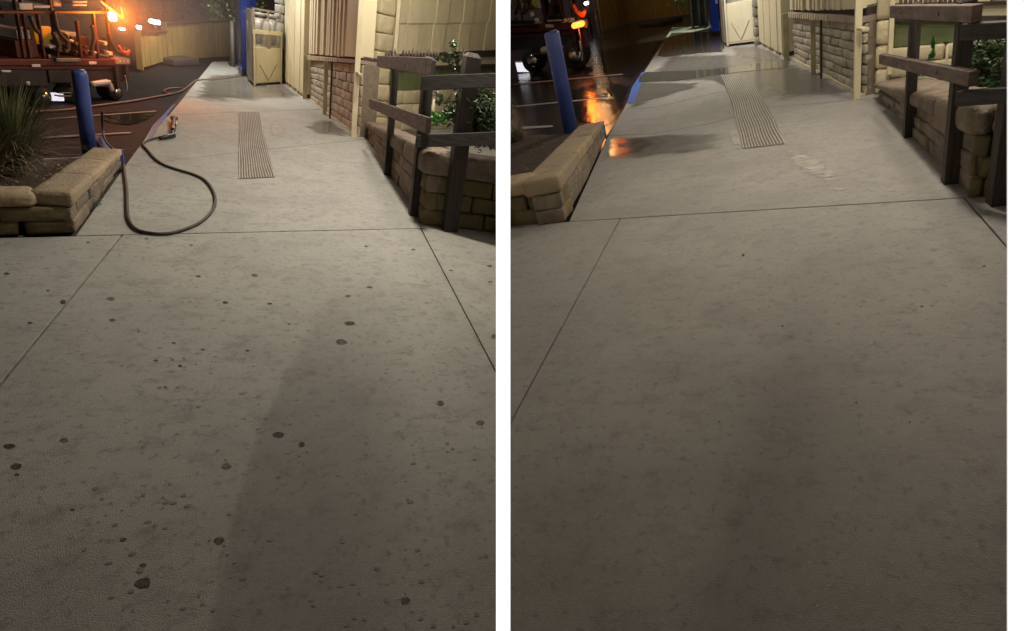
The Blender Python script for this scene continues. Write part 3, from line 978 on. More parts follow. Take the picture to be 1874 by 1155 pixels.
# ---------------------------------------------------------------- hoses
def spline(pts, k=6):
    out = []
    n = len(pts)
    for i in range(n - 1):
        p0, p1, p2, p3 = pts[max(i - 1, 0)], pts[i], pts[i + 1], pts[min(i + 2, n - 1)]
        for j in range(k):
            t = j / k
            out.append(.5 * ((2 * p1) + (p2 - p0) * t + (2 * p0 - 5 * p1 + 4 * p2 - p3) * t * t + (3 * p1 - p0 - 3 * p2 + p3) * t ** 3))
    out.append(pts[-1])
    return out
rh = .0115
hp = [(216, 284), (225, 299), (228, 318), (232, 350), (233, 380), (236, 405), (250, 423), (275, 430), (305, 431), (335, 424), (365, 411), (386, 392), (394, 372), (390, 352), (376, 333), (355, 322), (325, 313), (300, 304), (284, 293), (271, 278), (262, 267), (272, 259), (292, 253)]
hose_pts = spline([L.G(x, y) + Vector((0, 0, rh + .001)) for x, y in hp], 7)
t = thing('pressure_hose', L, hose_pts[60], 'dark brown pressure hose looped on the dry walkway', 'hose')
part(MB().tube(hose_pts, rh, 10), 'hose_tube', RUBBER, t)
a, b = L.G(293, 253, .03), L.G(318, 248, .03)
part(MB().tube([a, a.lerp(b, .5), b, b + (b - a).normalized() * .01], [.02, .024, .026, .02], 12), 'hand_grip', BLACK, t)
part(MB().tube([L.G(316, 246, .03), L.G(317, 238, .03)], .012, 10), 'steel_coupling', STEEL, t)
a, b = L.G(317, 240, .035), L.G(319, 217, .05)
part(MB().tube([a, a.lerp(b, .2), a.lerp(b, .4), a.lerp(b, .7), b], [.018, .026, .018, .026, .03], 12), 'spray_gun_body', BLACK, t)
part(MB().tube([L.G(312, 216, .05), L.G(325, 217, .05)], .022, 10), 'nozzle_head', BLACK, t)
part(MB().tube([L.G(322, 222, .05), L.G(323, 231, .06)], .01, 8), 'trigger', STEEL, t)

hp2 = [(40, 200), (110, 197), (150, 192), (200, 186), (240, 181), (270, 176), (304, 170), (320, 167), (334, 162), (344, 155), (358, 149), (375, 147), (392, 147), (415, 144), (438, 141), (456, 141)]
p2 = spline([L.G(x, y) + Vector((0, 0, .012 if x > 350 else -.03)) for x, y in hp2], 5)
solo(MB().tube(p2, .013, 8), 'water_hose', HOSE_O, L, p2[20], 'faded red water hose running from the truck over the kerb to the blue machine', 'hose')
lp = spline([L.G(x, y) + Vector((0, 0, -.025)) for x, y in [(338, 160), (322, 158), (306, 160), (299, 165), (312, 168)]], 5)
solo(MB().tube(lp, .013, 8), 'hose_coil_end', HOSE_O, L, lp[3], 'short loop of red hose lying beside the kerb', 'hose')
hy = [L.G(189, 240, .01), L.G(190, 250, .01), L.G(196, 262, .02), L.G(206, 272, .05), L.G(214, 281, .10)]
EPt_pt = L.G(187, 205, .3)
pts = spline([EPt_pt, L.G(187, 222, .12)] + hy, 5)
solo(MB().tube(pts, .011, 8), 'supply_hose', RUBBER, L, pts[8], 'thin black hose running from the truck past the blue bollard to the planter end', 'hose')

# ---------------------------------------------------------------- right planter, rails
def right_planter(Y, q, label):
    near, far, fr = Y.G(*q['near']), Y.G(*q['far']), Y.G(*q['front'])
    hn, hf = Y.H(near, q['ntop']), Y.H(far, q['ftop'])
    side, front = EP(Y, near, far), EP(Y, near, fr)
    if side.n.dot(Vector((-1, 0, 0))) < 0: side.n = -side.n
    t = thing('planter_wall', Y, near, label, 'planter')
    T = .26
    nc = 3
    for ci in range(nc):
        n = 6
        xs = sorted(set([0] + [max(0, min(1, (k + (.5 if ci % 2 else 1) + rnd.uniform(-.08, .08)) / n)) for k in range(n)] + [1]))
        for k in range(len(xs) - 1):
            a0, a1 = xs[k] * side.len, xs[k + 1] * side.len
            if a1 - a0 < .05: continue
            def hh(a, v): return (hn + (hf - hn) * a / side.len) * .70 * v
            mb = MB().epstone(side, a0 + .004, a1 - .004, hh(a0, ci / nc), hh(a0, (ci + 1) / nc) - .004, -T * .9, -.02 + rnd.uniform(-.014, .01), hh(a1, ci / nc), hh(a1, (ci + 1) / nc) - .004, n=5, rough=0.005, rd=0.011, seed=rnd.random() * 50)
            part(mb, 'block', STONE_B, t)
    n = 4
    for k in range(n):
        a0, a1 = side.len * k / n, side.len * (k + 1) / n
        def h1(a): return hn + (hf - hn) * a / side.len
        mb = MB().epstone(side, a0 + .002, a1 - .002, h1(a0) * .70, h1(a0), -T - .06, .02, h1(a1) * .70, h1(a1), n=8, rough=0.005, rd=0.032, seed=k + 13)
        part(mb, 'cap_stone', STONE_B, t)
    fl = front.len
    for ci in range(nc):
        cuts = [[0, .35, .8, 1], [0, .2, .62, 1], [0, .42, .85, 1]][ci]
        for k in range(3):
            mb = MB().epstone(front, cuts[k] * fl + .004, cuts[k + 1] * fl - .004, hn * .70 * ci / nc, hn * .70 * (ci + 1) / nc - .004, -T * .9, -.01 - rnd.random() * .012, n=5, rough=0.0056, rd=0.018, seed=ci * 5 + k)
            part(mb, 'block', STONE_M, t, label='dark mossy block')
    for k, (c0, c1) in enumerate(((.0, .38), (.38, 1.0))):
        mb = MB().epstone(front, c0 * fl + .003, c1 * fl - .003, hn * .70, hn, -T - .05, .015, n=8, rough=0.0056, rd=0.038, seed=30 + k)
        part(mb, 'cap_stone', STONE_B, t)
    # soil
    g = MB()
    A = side.p(side.len, hf * .75, -T * .5)
    B = side.p(0, hn * .75, -T * .5)
    Cc = front.p(fl, hn * .75, -T * .5)
    Dd = A + (Cc - B) * 1.1
    Dd.z = hf * .75
    vs, fs = [], []
    res = 8
    for i in range(res + 1):
        for j in range(res + 1):
            u, v = i / res, j / res
            p = B.lerp(A, u).lerp(Cc.lerp(Dd, u), v)
            vs.append(p + Vector((0, 0, .03 * noise.noise(p * 3))))
    for i in range(res):
        for j in range(res):
            a = i * (res + 1) + j
            fs.append((a, a + 1, a + res + 2, a + res + 1))
    g.add(vs, fs, True)
    part(g, 'soil', SOIL, t)
    return side, front, hn, hf
pl = right_planter(L, dict(near=(768, 412), far=(669, 252), ntop=278, ftop=222, front=(912, 428)), 'rounded stone planter wall behind the wooden railing of the dry yard')
pr = right_planter(R, dict(near=(1766, 362), far=(1602, 180), ntop=198, ftop=150, front=(1850, 366)), 'rounded stone planter wall behind the wooden railing of the wet yard')

def railing(Y, q, label):
    p1, p2, p3 = Y.G(*q['p1']), Y.G(*q['p2']), Y.G(*q['p3'])
    side = EP(Y, p1, p2)
    if side.n.dot(Vector((-1, 0, 0))) < 0: side.n = -side.n
    t = thing('wooden_railing', Y, p2, label, 'railing')
    def vpost(p, w0, top, nm='post', m=WOODP, lab=None, dw=None):
        w_ = w0 * Y.mpp(p)
        h = Y.H(p, top) if top is not None else 2.2
        mb = MB()
        u, v = side.a * w_ / 2, side.n * w_ / 2
        b = [p - u - v, p + u - v, p + u + v, p - u + v]
        z0, z1, z2 = Vector((0, 0, -.03)), Vector((0, 0, h - w_ * .25)), Vector((0, 0, h))
        mb.hexa([x + z0 for x in b] + [x + z1 for x in b])
        c = [p + (x - p) * .55 for x in b]
        mb.hexa([x + z1 for x in b] + [x + z2 for x in c])
        return part(mb, nm, m, t, label=lab)
    for p, w_, top in q['posts']:
        vpost(Y.G(*p), w_, top)
    for nm, ep_, pts, m in q['rails']:
        # pts: left top, left bottom, right top, right bottom in photo pixels, on the plane of posts pushed forward
        base = side if ep_ == 's' else EP(Y, *[Y.G(*z) for z in q['frontline']])
        fo = .055 if ep_ == 's' else .10
        off = EP(Y, base.p(0, 0, fo), base.p(1, 0, fo))
        off.n = base.n
        (a0, h0), (a0b, h0b), (a1, h1), (a1b, h1b) = [off.at(*z) for z in pts]
        al, ar = (a0 + a0b) / 2, (a1 + a1b) / 2
        mb = MB()
        d0, d1 = -.03, .015
        mb.hexa([off.p(al, h0b, d0), off.p(ar, h1b, d0), off.p(ar, h1b, d1), off.p(al, h0b, d1),
                 off.p(al, h0, d0), off.p(ar, h1, d0), off.p(ar, h1, d1), off.p(al, h0, d1)])
        o = part(mb, nm, m, t)
        bev = o.modifiers.new('bevel', 'BEVEL'); bev.width = .005; bev.segments = 2
        for fr in q.get('knots', {}).get(pts, ()):
            kk = MB()
            aa = al + (ar - al) * fr
            hh = (h0 + h0b) / 2 + ((h1 + h1b) / 2 - (h0 + h0b) / 2) * fr
            c = off.p(aa, hh, d1)
            kk.tube([c, c + off.n * .004], .012, 8)
            part(kk, 'bolt_head', DARKTRIM, o)
    # row of small pegs on the top side rail
    mb = MB()
    for x, y, w_, hh_ in q['pegs']:
        off = EP(Y, side.p(0, 0, -.06), side.p(1, 0, -.06)); off.n = side.n
        a, h = off.at(x, y)
        b = off.p(a, h)
        mp = Y.mpp(b)
        mb.tube([b - Vector((0, 0, .02)), b + Vector((0, 0, hh_ * mp * .6)), b + Vector((.0, 0, hh_ * mp))], [w_ * mp * .5, w_ * mp * .42, w_ * mp * .12], 5)
    part(mb, 'peg_row', WOOD, t, kind='stuff')

sl1 = ((692, 102), (692, 122), (788, 107), (777, 136))
sl2 = ((677, 180), (677, 198), (786, 216), (779, 243))
railing(L, dict(p1=(708, 320), p2=(756, 394), p3=(822, 424), frontline=((757, 404), (905, 446)),
    posts=[((708, 320), 11, 100), ((757, 394), 17, 104), ((822, 421), 25, 97), ((893, 440), 0.1, 100)][:3],
    rails=[('rail', 's', sl1, WOOD), ('rail', 's', sl2, WOOD),
           ('rail', 'f', ((774, 139), (768, 166), (917, 133), (917, 160)), WOODD),
           ('rail', 'f', ((764, 247), (762, 270), (917, 240), (917, 266)), WOODD)],
    knots={sl1: (.18, .68), sl2: (.3, .72)},
    pegs=[(x, 104 + (x - 704) * .03, 5, 15 + rnd.uniform(-3, 2)) for x in [706, 711, 716, 722, 737, 742, 748, 754, 760, 766, 772, 778, 784, 790, 796, 801]]),
    'dark wooden post and rail barrier beside the dry walkway')
sr1 = ((1634, 10), (1631, 32), (1789, 9), (1781, 41))
sr2 = ((1613, 99), (1611, 116), (1782, 131), (1776, 158))
railing(R, dict(p1=(1662, 250), p2=(1740, 334), p3=(1815, 360), frontline=((1752, 350), (1850, 379)),
    posts=[((1662, 250), 15, 4), ((1738, 334), 22, -6), ((1828, 372), 32, 0)],
    rails=[('rail', 's', sr1, WOOD), ('rail', 's', sr2, WOOD),
           ('rail', 'f', ((1764, 43), (1760, 73), (1853, 38), (1853, 70)), WOODD),
           ('rail', 'f', ((1754, 166), (1752, 195), (1853, 160), (1853, 188)), WOODD)],
    knots={sr1: (.2, .7), sr2: (.3, .75)},
    pegs=[(x, 9, 7, 16 + rnd.uniform(-3, 2)) for x in range(1648, 1788, 9)]),
    'dark wooden post and rail barrier beside the wet walkway')

# ---------------------------------------------------------------- plants in the right planters
def shrub(Y, c, rad, n, leaf, m, name, label, cat='shrub', stem=True, seed=1, cone=False):
    r_ = random.Random(seed)
    c = Vector(c)
    base = Vector((c.x, c.y, c.z - rad[2]))
    t = thing(name, Y, base, label, cat)
    if stem:
        mb = MB()
        for k in range(5):
            a = r_.random() * 6.28
            q = base + Vector((math.cos(a) * rad[0] * .5, math.sin(a) * rad[1] * .5, rad[2] * 1.5))
            mb.tube([base, base.lerp(q, .5) + Vector((0, 0, .02)), q], [.009, .006, .003], 5)
        part(mb, 'stems', BARK, t, kind='stuff')
    mb = MB()
    centers = []
    for _ in range(max(6, n // 45)):
        while True:
            v = Vector((r_.uniform(-1, 1), r_.uniform(-1, 1), r_.uniform(-1, 1)))
            if v.length < 1: break
        if cone:
            z = r_.uniform(-1, 1)
            k = (1 - z) / 2 * .9 + .08
            v = Vector((v.x * k, v.y * k, z))
        centers.append(v)
    for i in range(n):
        v = centers[i % len(centers)] + Vector((r_.gauss(0, 1), r_.gauss(0, 1), r_.gauss(0, 1))) * (.16 if not cone else .07)
        p = c + Vector((v.x * rad[0], v.y * rad[1], v.z * rad[2]))
        d = Vector((r_.gauss(0, 1), r_.gauss(0, 1), r_.gauss(0, .6))).normalized()
        e = d.cross(Vector((r_.gauss(0, 1), r_.gauss(0, 1), r_.gauss(0, 1)))).normalized()
        s_ = leaf * r_.uniform(.6, 1.2)
        nn = d.cross(e) * s_ * .18
        mb.add([p - d * s_, p + e * s_ * .42 + nn, p + d * s_, p - e * s_ * .42 + nn], [(0, 1, 2), (0, 2, 3)])
    part(mb, 'foliage', m, t, kind='stuff')
    return t
def at_px(Y, x, y, f_off, side):  # a place over the planter soil seen at pixel x, y at the given distance behind the rail line
    pass
def on_depth(Y, x, y, z):
    r = Y.ray(x, y)
    X = r * z - Y.O
    return Vector((X.dot(Y.R), X.dot(Y.D), X.dot(Y.U)))
shrub(L, on_depth(L, 872, 205, 4.75), (.26, .25, .24), 2600, .026, LEAF, 'shrub', 'dark glossy leaved shrub behind the railing of the dry yard', seed=2)
shrub(L, on_depth(L, 838, 100, 5.0), (.13, .12, .12), 120, .028, LEAF, 'shrub', 'sparse sprigs reaching above the top rail of the dry yard', seed=5)
shrub(L, on_depth(L, 792, 218, 5.4), (.14, .2, .10), 420, .024, LEAFG, 'ground_cover_plant', 'low bright green plant behind the corner post of the dry yard', 'plant', False, seed=6)
shrub(L, on_depth(L, 805, 182, 5.6), (.07, .07, .06), 60, .022, LEAF, 'young_shrub', 'young twiggy shrub on a pale stake behind the dry yard railing', seed=8)
shrub(R, on_depth(R, 1808, 118, 4.6), (.21, .25, .22), 2200, .026, LEAF, 'shrub', 'dark glossy leaved shrub behind the railing of the wet yard', seed=12)
shrub(R, on_depth(R, 1707, 96, 5.2), (.055, .055, .145), 420, .018, LEAFG, 'small_conifer', 'small bright green cone shaped conifer in the wet yard planter', 'conifer', False, seed=13, cone=True)
shrub(R, on_depth(R, 1712, 152, 4.9), (.13, .2, .05), 260, .022, LEAFG, 'ground_cover_plant', 'low green plant under the lower rail of the wet yard', 'plant', False, seed=14)
shrub(R, on_depth(R, 1738, 80, 5.3), (.07, .07, .06), 60, .022, LEAF, 'young_shrub', 'young twiggy shrub on a pale stake behind the wet yard railing', seed=18)
shrub(R, on_depth(R, 1772, 118, 4.7), (.08, .08, .08), 160, .022, LEAFG, 'shrub', 'small green sprigs beside the second post of the wet yard', seed=19)
for Y, x, y0, y1, z, lab in ((L, 795, 178, 218, 5.6, 'pale wooden stake in the planter of the dry yard'), (R, 1735, 82, 128, 5.25, 'pale wooden stake in the planter of the wet yard')):
    a, b = on_depth(Y, x - 1, y1 + 14, z), on_depth(Y, x, y0, z)
    a.x, a.y = b.x, b.y
    t = thing('plant_stake', Y, a, lab, 'stake')
    part(MB().tube([a, a.lerp(b, .5), b], .014, 7), 'shaft', SIDING_D, t)

# ---------------------------------------------------------------- buildings
BLD, FEN = {}, {}
def building(Y, q, label):
    A, B = Y.G(*q['A']), Y.G(*q['B'])
    ep = EP(Y, A, B)                   # the long wall, from the white corner post into the distance
    if ep.n.dot(Vector((-1, 0, 0))) < 0: ep.n = -ep.n
    t = thing('building', Y, A, label, 'building')
    BLD[Y.tag] = t
    HT = 3.0
    S_ = lambda x, y=None, base=None: ep.at(x, y if y is not None else 0)[0]
    def sx(x, y): return ep.at(x, y)[0]
    def hx(x, y): return ep.at(x, y)[1]
    # --- brick base
    s0, s1 = sx(*q['brick0']), sx(*q['brick1'])
    top0, top1 = hx(*q['cap0b']), hx(*q['cap1b'])
    w = MB().epbox(ep, s0 - .0, s1, -.02, top0, -.25, -.03, None, top1)
    base = part(w, 'brick_wall', MORTAR, t)
    nc = 7
    for c in range(nc):
        bl = .33
        x = s0 - (.5 * bl if c % 2 else 0)
        while x < s1 - .02:
            a0, a1 = max(x, s0) + .005, min(x + bl, s1) - .005
            if a1 - a0 > .05:
                def hh(a, v):
                    k = (a - s0) / (s1 - s0)
                    return (top0 + (top1 - top0) * k) * v
                mb = MB().epstone(ep, a0, a1, hh(a0, c / nc) + .004, hh(a0, (c + 1) / nc) - .005, -.08, .0 + rnd.uniform(-.012, .006),
                                  hh(a1, c / nc) + .004, hh(a1, (c + 1) / nc) - .005, n=4, rough=0.005, rd=0.013, seed=rnd.random() * 90)
                part(mb, 'brick', BRICK, base)
            x += bl
    # pale grit line at the foot
    part(MB().epbox(ep, s0, s1, 0, .018, -.02, .022), 'base_bead', STONE_P, t)
    # cap band
    h0t, h1t = hx(*q['cap0t']), hx(*q['cap1t'])
    part(MB().epbox(ep, s0 - .0, s1, top0 + .002, h0t, -.2, .045, top1 + .002, h1t), 'sill_band', MAUVE, t)
    k = 26
    for i in range(k):
        a = s1 + (s0 - s1) * (i + .5) / k if False else s0 + (s1 - s0) * (i + .5) / k
        v = (a - s0) / (s1 - s0)
        hb, ht = top0 + (top1 - top0) * v, h0t + (h1t - h0t) * v
        if v > .35: part(MB().epbox(ep, a - .028, a + .028, hb + .004, ht - .004, .046, .06), 'sill_slat', SIDING_D, t)
    # dark strip standing in for the shadow line above the sill
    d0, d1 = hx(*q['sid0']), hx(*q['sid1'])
    part(MB().epbox(ep, s0, s1, h0t + .001, d0 + .02, -.2, -.01, h1t + .001, d1 + .02), 'shadow_gap', DARKTRIM, t)
    # upper siding: a plain panel near the post, narrow battens beyond
    sp = sx(*q['plain'])
    part(MB().epbox(ep, s0, sp - .003, d0, HT, -.15, .05, d0 + (d1 - d0) * (sp - s0) / (s1 - s0)), 'plain_panel', SIDING, t)
    n = q['nb']
    for i in range(n):
        a0, a1 = sp + (s1 - sp) * i / n, sp + (s1 - sp) * (i + 1) / n
        va, vb = (a0 - s0) / (s1 - s0), (a1 - s0) / (s1 - s0)
        dd = rnd.choice((.03, .045, .052))
        part(MB().epbox(ep, a0 + .003, a1 - .003, d0 + (d1 - d0) * va - (.012 if i % 2 else 0), HT, -.12, dd, d0 + (d1 - d0) * vb - (.012 if i % 2 else 0)), 'siding_board', SIDING_D, t)
        part(MB().epbox(ep, a0 + .01, a0 + .03, d0 + (d1 - d0) * va - .01, HT, dd + .001, dd + .018), 'batten', SIDING_D, t)
    # far siding wall reaching to the ground
    sa, sb = sx(*q['farA']), sx(*q['farB'])
    n = 7
    for i in range(n):
        a0, a1 = sa + (sb - sa) * i / n, sa + (sb - sa) * (i + 1) / n
        hb = .07
        part(MB().epbox(ep, a0 + .004, a1 - .004, hb, HT, -.12, .09 + (.014 if i % 2 else 0)), 'siding_board', SIDING, t)
        part(MB().epbox(ep, a0 + .03, a1 - .08, -.01, hb - .005, -.1, .07), 'footing_block', STONE_P, t)
    part(MB().epbox(ep, sa, sb, -.01, hb - .002, -.12, .04), 'dark_footing', DARKTRIM, t)
    # posts along the wall
    for x, yb, yt, wpx, m, nm in q['posts']:
        a = sx(x, yb)
        b_ = ep.p(a, 0, .08)
        w_ = wpx * Y.mpp(b_) / 2
        ht = HT if yt is None else hx(x, yt)
        mb = MB()
        c = b_
        u, v = Vector((1, 0, 0)) * w_, Vector((0, 1, 0)) * w_
        mb.hexa([c - u - v + Vector((0, 0, -.01)), c + u - v + Vector((0, 0, -.01)), c + u + v + Vector((0, 0, -.01)), c - u + v + Vector((0, 0, -.01)),
                 c - u - v + Vector((0, 0, ht)), c + u - v + Vector((0, 0, ht)), c + u + v + Vector((0, 0, ht)), c - u + v + Vector((0, 0, ht))])
        o = part(mb, nm, m, t)
        bv = o.modifiers.new('bevel', 'BEVEL'); bv.width = .006; bv.segments = 2
    # strap bracket on the white corner post
    a, h = ep.at(*q['bracket'])
    part(MB().epbox(ep, a - .16, a + .01, h - .012, h + .012, .05, .11), 'strap_bracket', SIDING_D, t)
    # grey pier at the far end, in courses
    px0, px1 = q['pier']
    pa = Y.G(px1, q['pierbase'])
    pe = EP(Y, pa, pa + (KC(Y)) * 1.0)
    wdt = (px1 - px0) * Y.mpp(pa)
    ch = .17
    for i in range(int(HT / ch)):
        for j in range(2):
            o_ = .5 if i % 2 else 0.38
            a0, a1 = (-wdt, -wdt * o_) if j == 0 else (-wdt * o_, 0.03)
            mb = MB().epstone(pe, a0 + .004, a1 - .004, i * ch, (i + 1) * ch - .008, -.4, rnd.uniform(-.01, .012), n=4, rough=0.0084, rd=0.022, seed=rnd.random() * 60)
            part(mb, 'pier_block', PIER, t)
    # roof and back volume
    back = MB().epbox(ep, -.4, sb + .1, 0, HT, -3.2, -.26)
    sb2 = ep.p(sb, 0, -.1)
    # --- the recessed wall behind the planter, facing the camera
    A2, B2 = Y.G(*q['A2']), Y.G(*q['B2'])
    e2 = EP(Y, A2, B2)
    if e2.n.dot(Vector((0, -1, 0))) < 0: e2.n = -e2.n
    c0, c1 = e2.at(*q['col0'])[0], e2.at(*q['col1'])[0]
    # dark reveal between post and column
    part(MB().epbox(e2, c0 - .16, c0 - .002, 0, HT, -.25, -.05), 'reveal', DARKTRIM, t)
    hs = q['colh']
    i = 0
    z = 0.0
    while z < HT:
        hh_ = hs * rnd.uniform(.92, 1.08)
        mb = MB().epstone(e2, c0 + .003, c1 - .003, z, z + hh_ - .006, -.3, .06 + rnd.uniform(-.012, .012), n=5, rough=0.0056, rd=0.026, seed=i + 40)
        part(mb, 'column_stone', STONE_P, t)
        z += hh_
        i += 1
    cx_ = e2.at(*q['pipe'])
    ptop = e2.p(cx_[0], HT, .09)
    pb = e2.p(cx_[0], e2.at(q['pipe'][0], q['pipe'][1])[1], .09)
    w_ = q['pipew'] * Y.mpp(pb) / 2
    mb = MB().hexa([pb + Vector((-w_, -w_, 0)), pb + Vector((w_, -w_, 0)), pb + Vector((w_, w_, 0)), pb + Vector((-w_, w_, 0)),
                    ptop + Vector((-w_, -w_, 0)), ptop + Vector((w_, -w_, 0)), ptop + Vector((w_, w_, 0)), ptop + Vector((-w_, w_, 0))])
    part(mb, 'downpipe', TRIM, t)
    r0, r1 = e2.at(*q['w0'])[0], e2.at(*q['w1'])[0]
    xl, xr = q['bandx']
    def hb(a, k):     # height of band edge k at place a along the wall
        ha_, hb_ = e2.at(xl, q[k][0])[1], e2.at(xr, q[k][1])[1]
        aa, ab = e2.at(xl, q[k][0])[0], e2.at(xr, q[k][1])[0]
        return ha_ + (hb_ - ha_) * (a - aa) / (ab - aa)
    part(MB().epbox(e2, r0, r1, 0, HT, -.3, -.12), 'wall_core', SIDING_D, t)
    xs = [e2.at(x, 60 if Y is L else -40)[0] for x in q['seams']]
    for i in range(len(xs) - 1):
        a0, a1 = xs[i], min(xs[i + 1], r1)
        d_ = .03 * (i % 2) + rnd.uniform(0, .01)
        k0_, k1_ = hb(a0, 'step_') , hb(a1, 'step_')
        part(MB().epbox(e2, a0 + .004, a1 - .008, hb(a0, 'sill_t'), k0_, -.1, d_, hb(a1, 'sill_t'), k1_), 'siding_board', SIDING, t)
        part(MB().epbox(e2, a0 + .022, a1 + .010, k0_ + .002, HT, -.1, d_ + .02, k1_ + .002), 'siding_board', SIDING, t)
    for nm_, kb, kt, dd, mm_ in (('sill_band', 'sill_b', 'sill_t', .05, DARKTRIM), ('cream_strip', 'strip_b', 'sill_b', .01, TRIM), ('dark_ledge', 'green_t', 'strip_b', .04, DARKTRIM), ('olive_panel', 'green_b', 'green_t', .0, GREEN)):
        part(MB().epbox(e2, r0, r1, hb(r0, kb), hb(r0, kt) - .002, -.11, dd, hb(r1, kb), hb(r1, kt) - .002), nm_, mm_, t)
    nrow = 3
    for ci in range(nrow):
        x = r0 - (.2 if ci % 2 else 0)
        while x < r1:
            a0, a1 = max(r0, x) + .004, min(r1, x + .46) - .004
            if a1 - a0 > .04:
                ga, gb_ = hb(a0, 'green_b'), hb(a1, 'green_b')
                mb = MB().epstone(e2, a0, a1, ga * ci / nrow, ga * (ci + 1) / nrow - .008, -.11, .03, gb_ * ci / nrow, gb_ * (ci + 1) / nrow - .008, n=4, rough=0.0056, rd=0.020, seed=rnd.random() * 40)
                part(mb, 'wall_block', STONE_P, t)
            x += .46
    return ep, e2

def KC(Y):
    return ((Y.G(770, 418) - Y.G(0, 435)) if Y is L else (Y.G(1765, 362) - Y.G(935, 412))).normalized()

epL, e2L = building(L, dict(A=(656, 251), B=(529, 154), brick0=(655, 249), brick1=(566, 184), cap0b=(655, 114), cap1b=(566, 110), cap0t=(655, 107), cap1t=(566, 101),
    sid0=(655, 103), sid1=(566, 97), plain=(636, 101), nb=12, farA=(563, 178), farB=(528, 154),
    posts=[(657, 252, None, 9, TRIM, 'corner_post'), (566, 185, 101, 7, OLIVE, 'post'), (603, 211, 112, 6.5, OLIVE, 'post'), (613, 216, 112, 3, DARKTRIM, 'conduit')],
    bracket=(665, 135), pier=(511, 528), pierbase=153, A2=(676, 240), B2=(908, 232), col0=(679, 200), col1=(705, 200), colh=.235,
    pipe=(705, 212), pipew=6, w0=(700, 200), w1=(914, 200), seams=[708, 741, 764, 790, 812, 839, 858, 887, 920],
    bandx=(708, 905), step_=(42, 41), sill_t=(100, 91), sill_b=(109, 103), strip_b=(122, 117), green_t=(128, 124), green_b=(166, 160)),
    'cream sided building with brick base beside the dry walkway')
epR, e2R = building(R, dict(A=(1583, 177), B=(1400, 81), brick0=(1580, 175), brick1=(1452, 111), cap0b=(1580, 41), cap1b=(1452, 31), cap0t=(1580, 29), cap1t=(1452, 21),
    sid0=(1580, 14), sid1=(1452, 16), plain=(1553, 17), nb=14, farA=(1443, 104), farB=(1399, 81),
    posts=[(1584, 178, None, 11, TRIM, 'corner_post'), (1450, 110, 22, 9, OLIVE, 'post'), (1501, 135, 33, 8, OLIVE, 'post'), (1516, 140, 33, 4, DARKTRIM, 'conduit')],
    bracket=(1592, 48), pier=(1381, 1398), pierbase=81, A2=(1602, 172), B2=(1842, 150), col0=(1604, 100), col1=(1631, 100), colh=.235,
    pipe=(1633, 132), pipew=7, w0=(1626, 100), w1=(1856, 100), seams=[1640, 1672, 1700, 1730, 1758, 1790, 1820, 1860],
    bandx=(1640, 1840), step_=(-70, -75), sill_t=(6, 0), sill_b=(12, 7), strip_b=(30, 28), green_t=(38, 37), green_b=(86, 68)),
    'cream sided building with brick base beside the wet walkway')

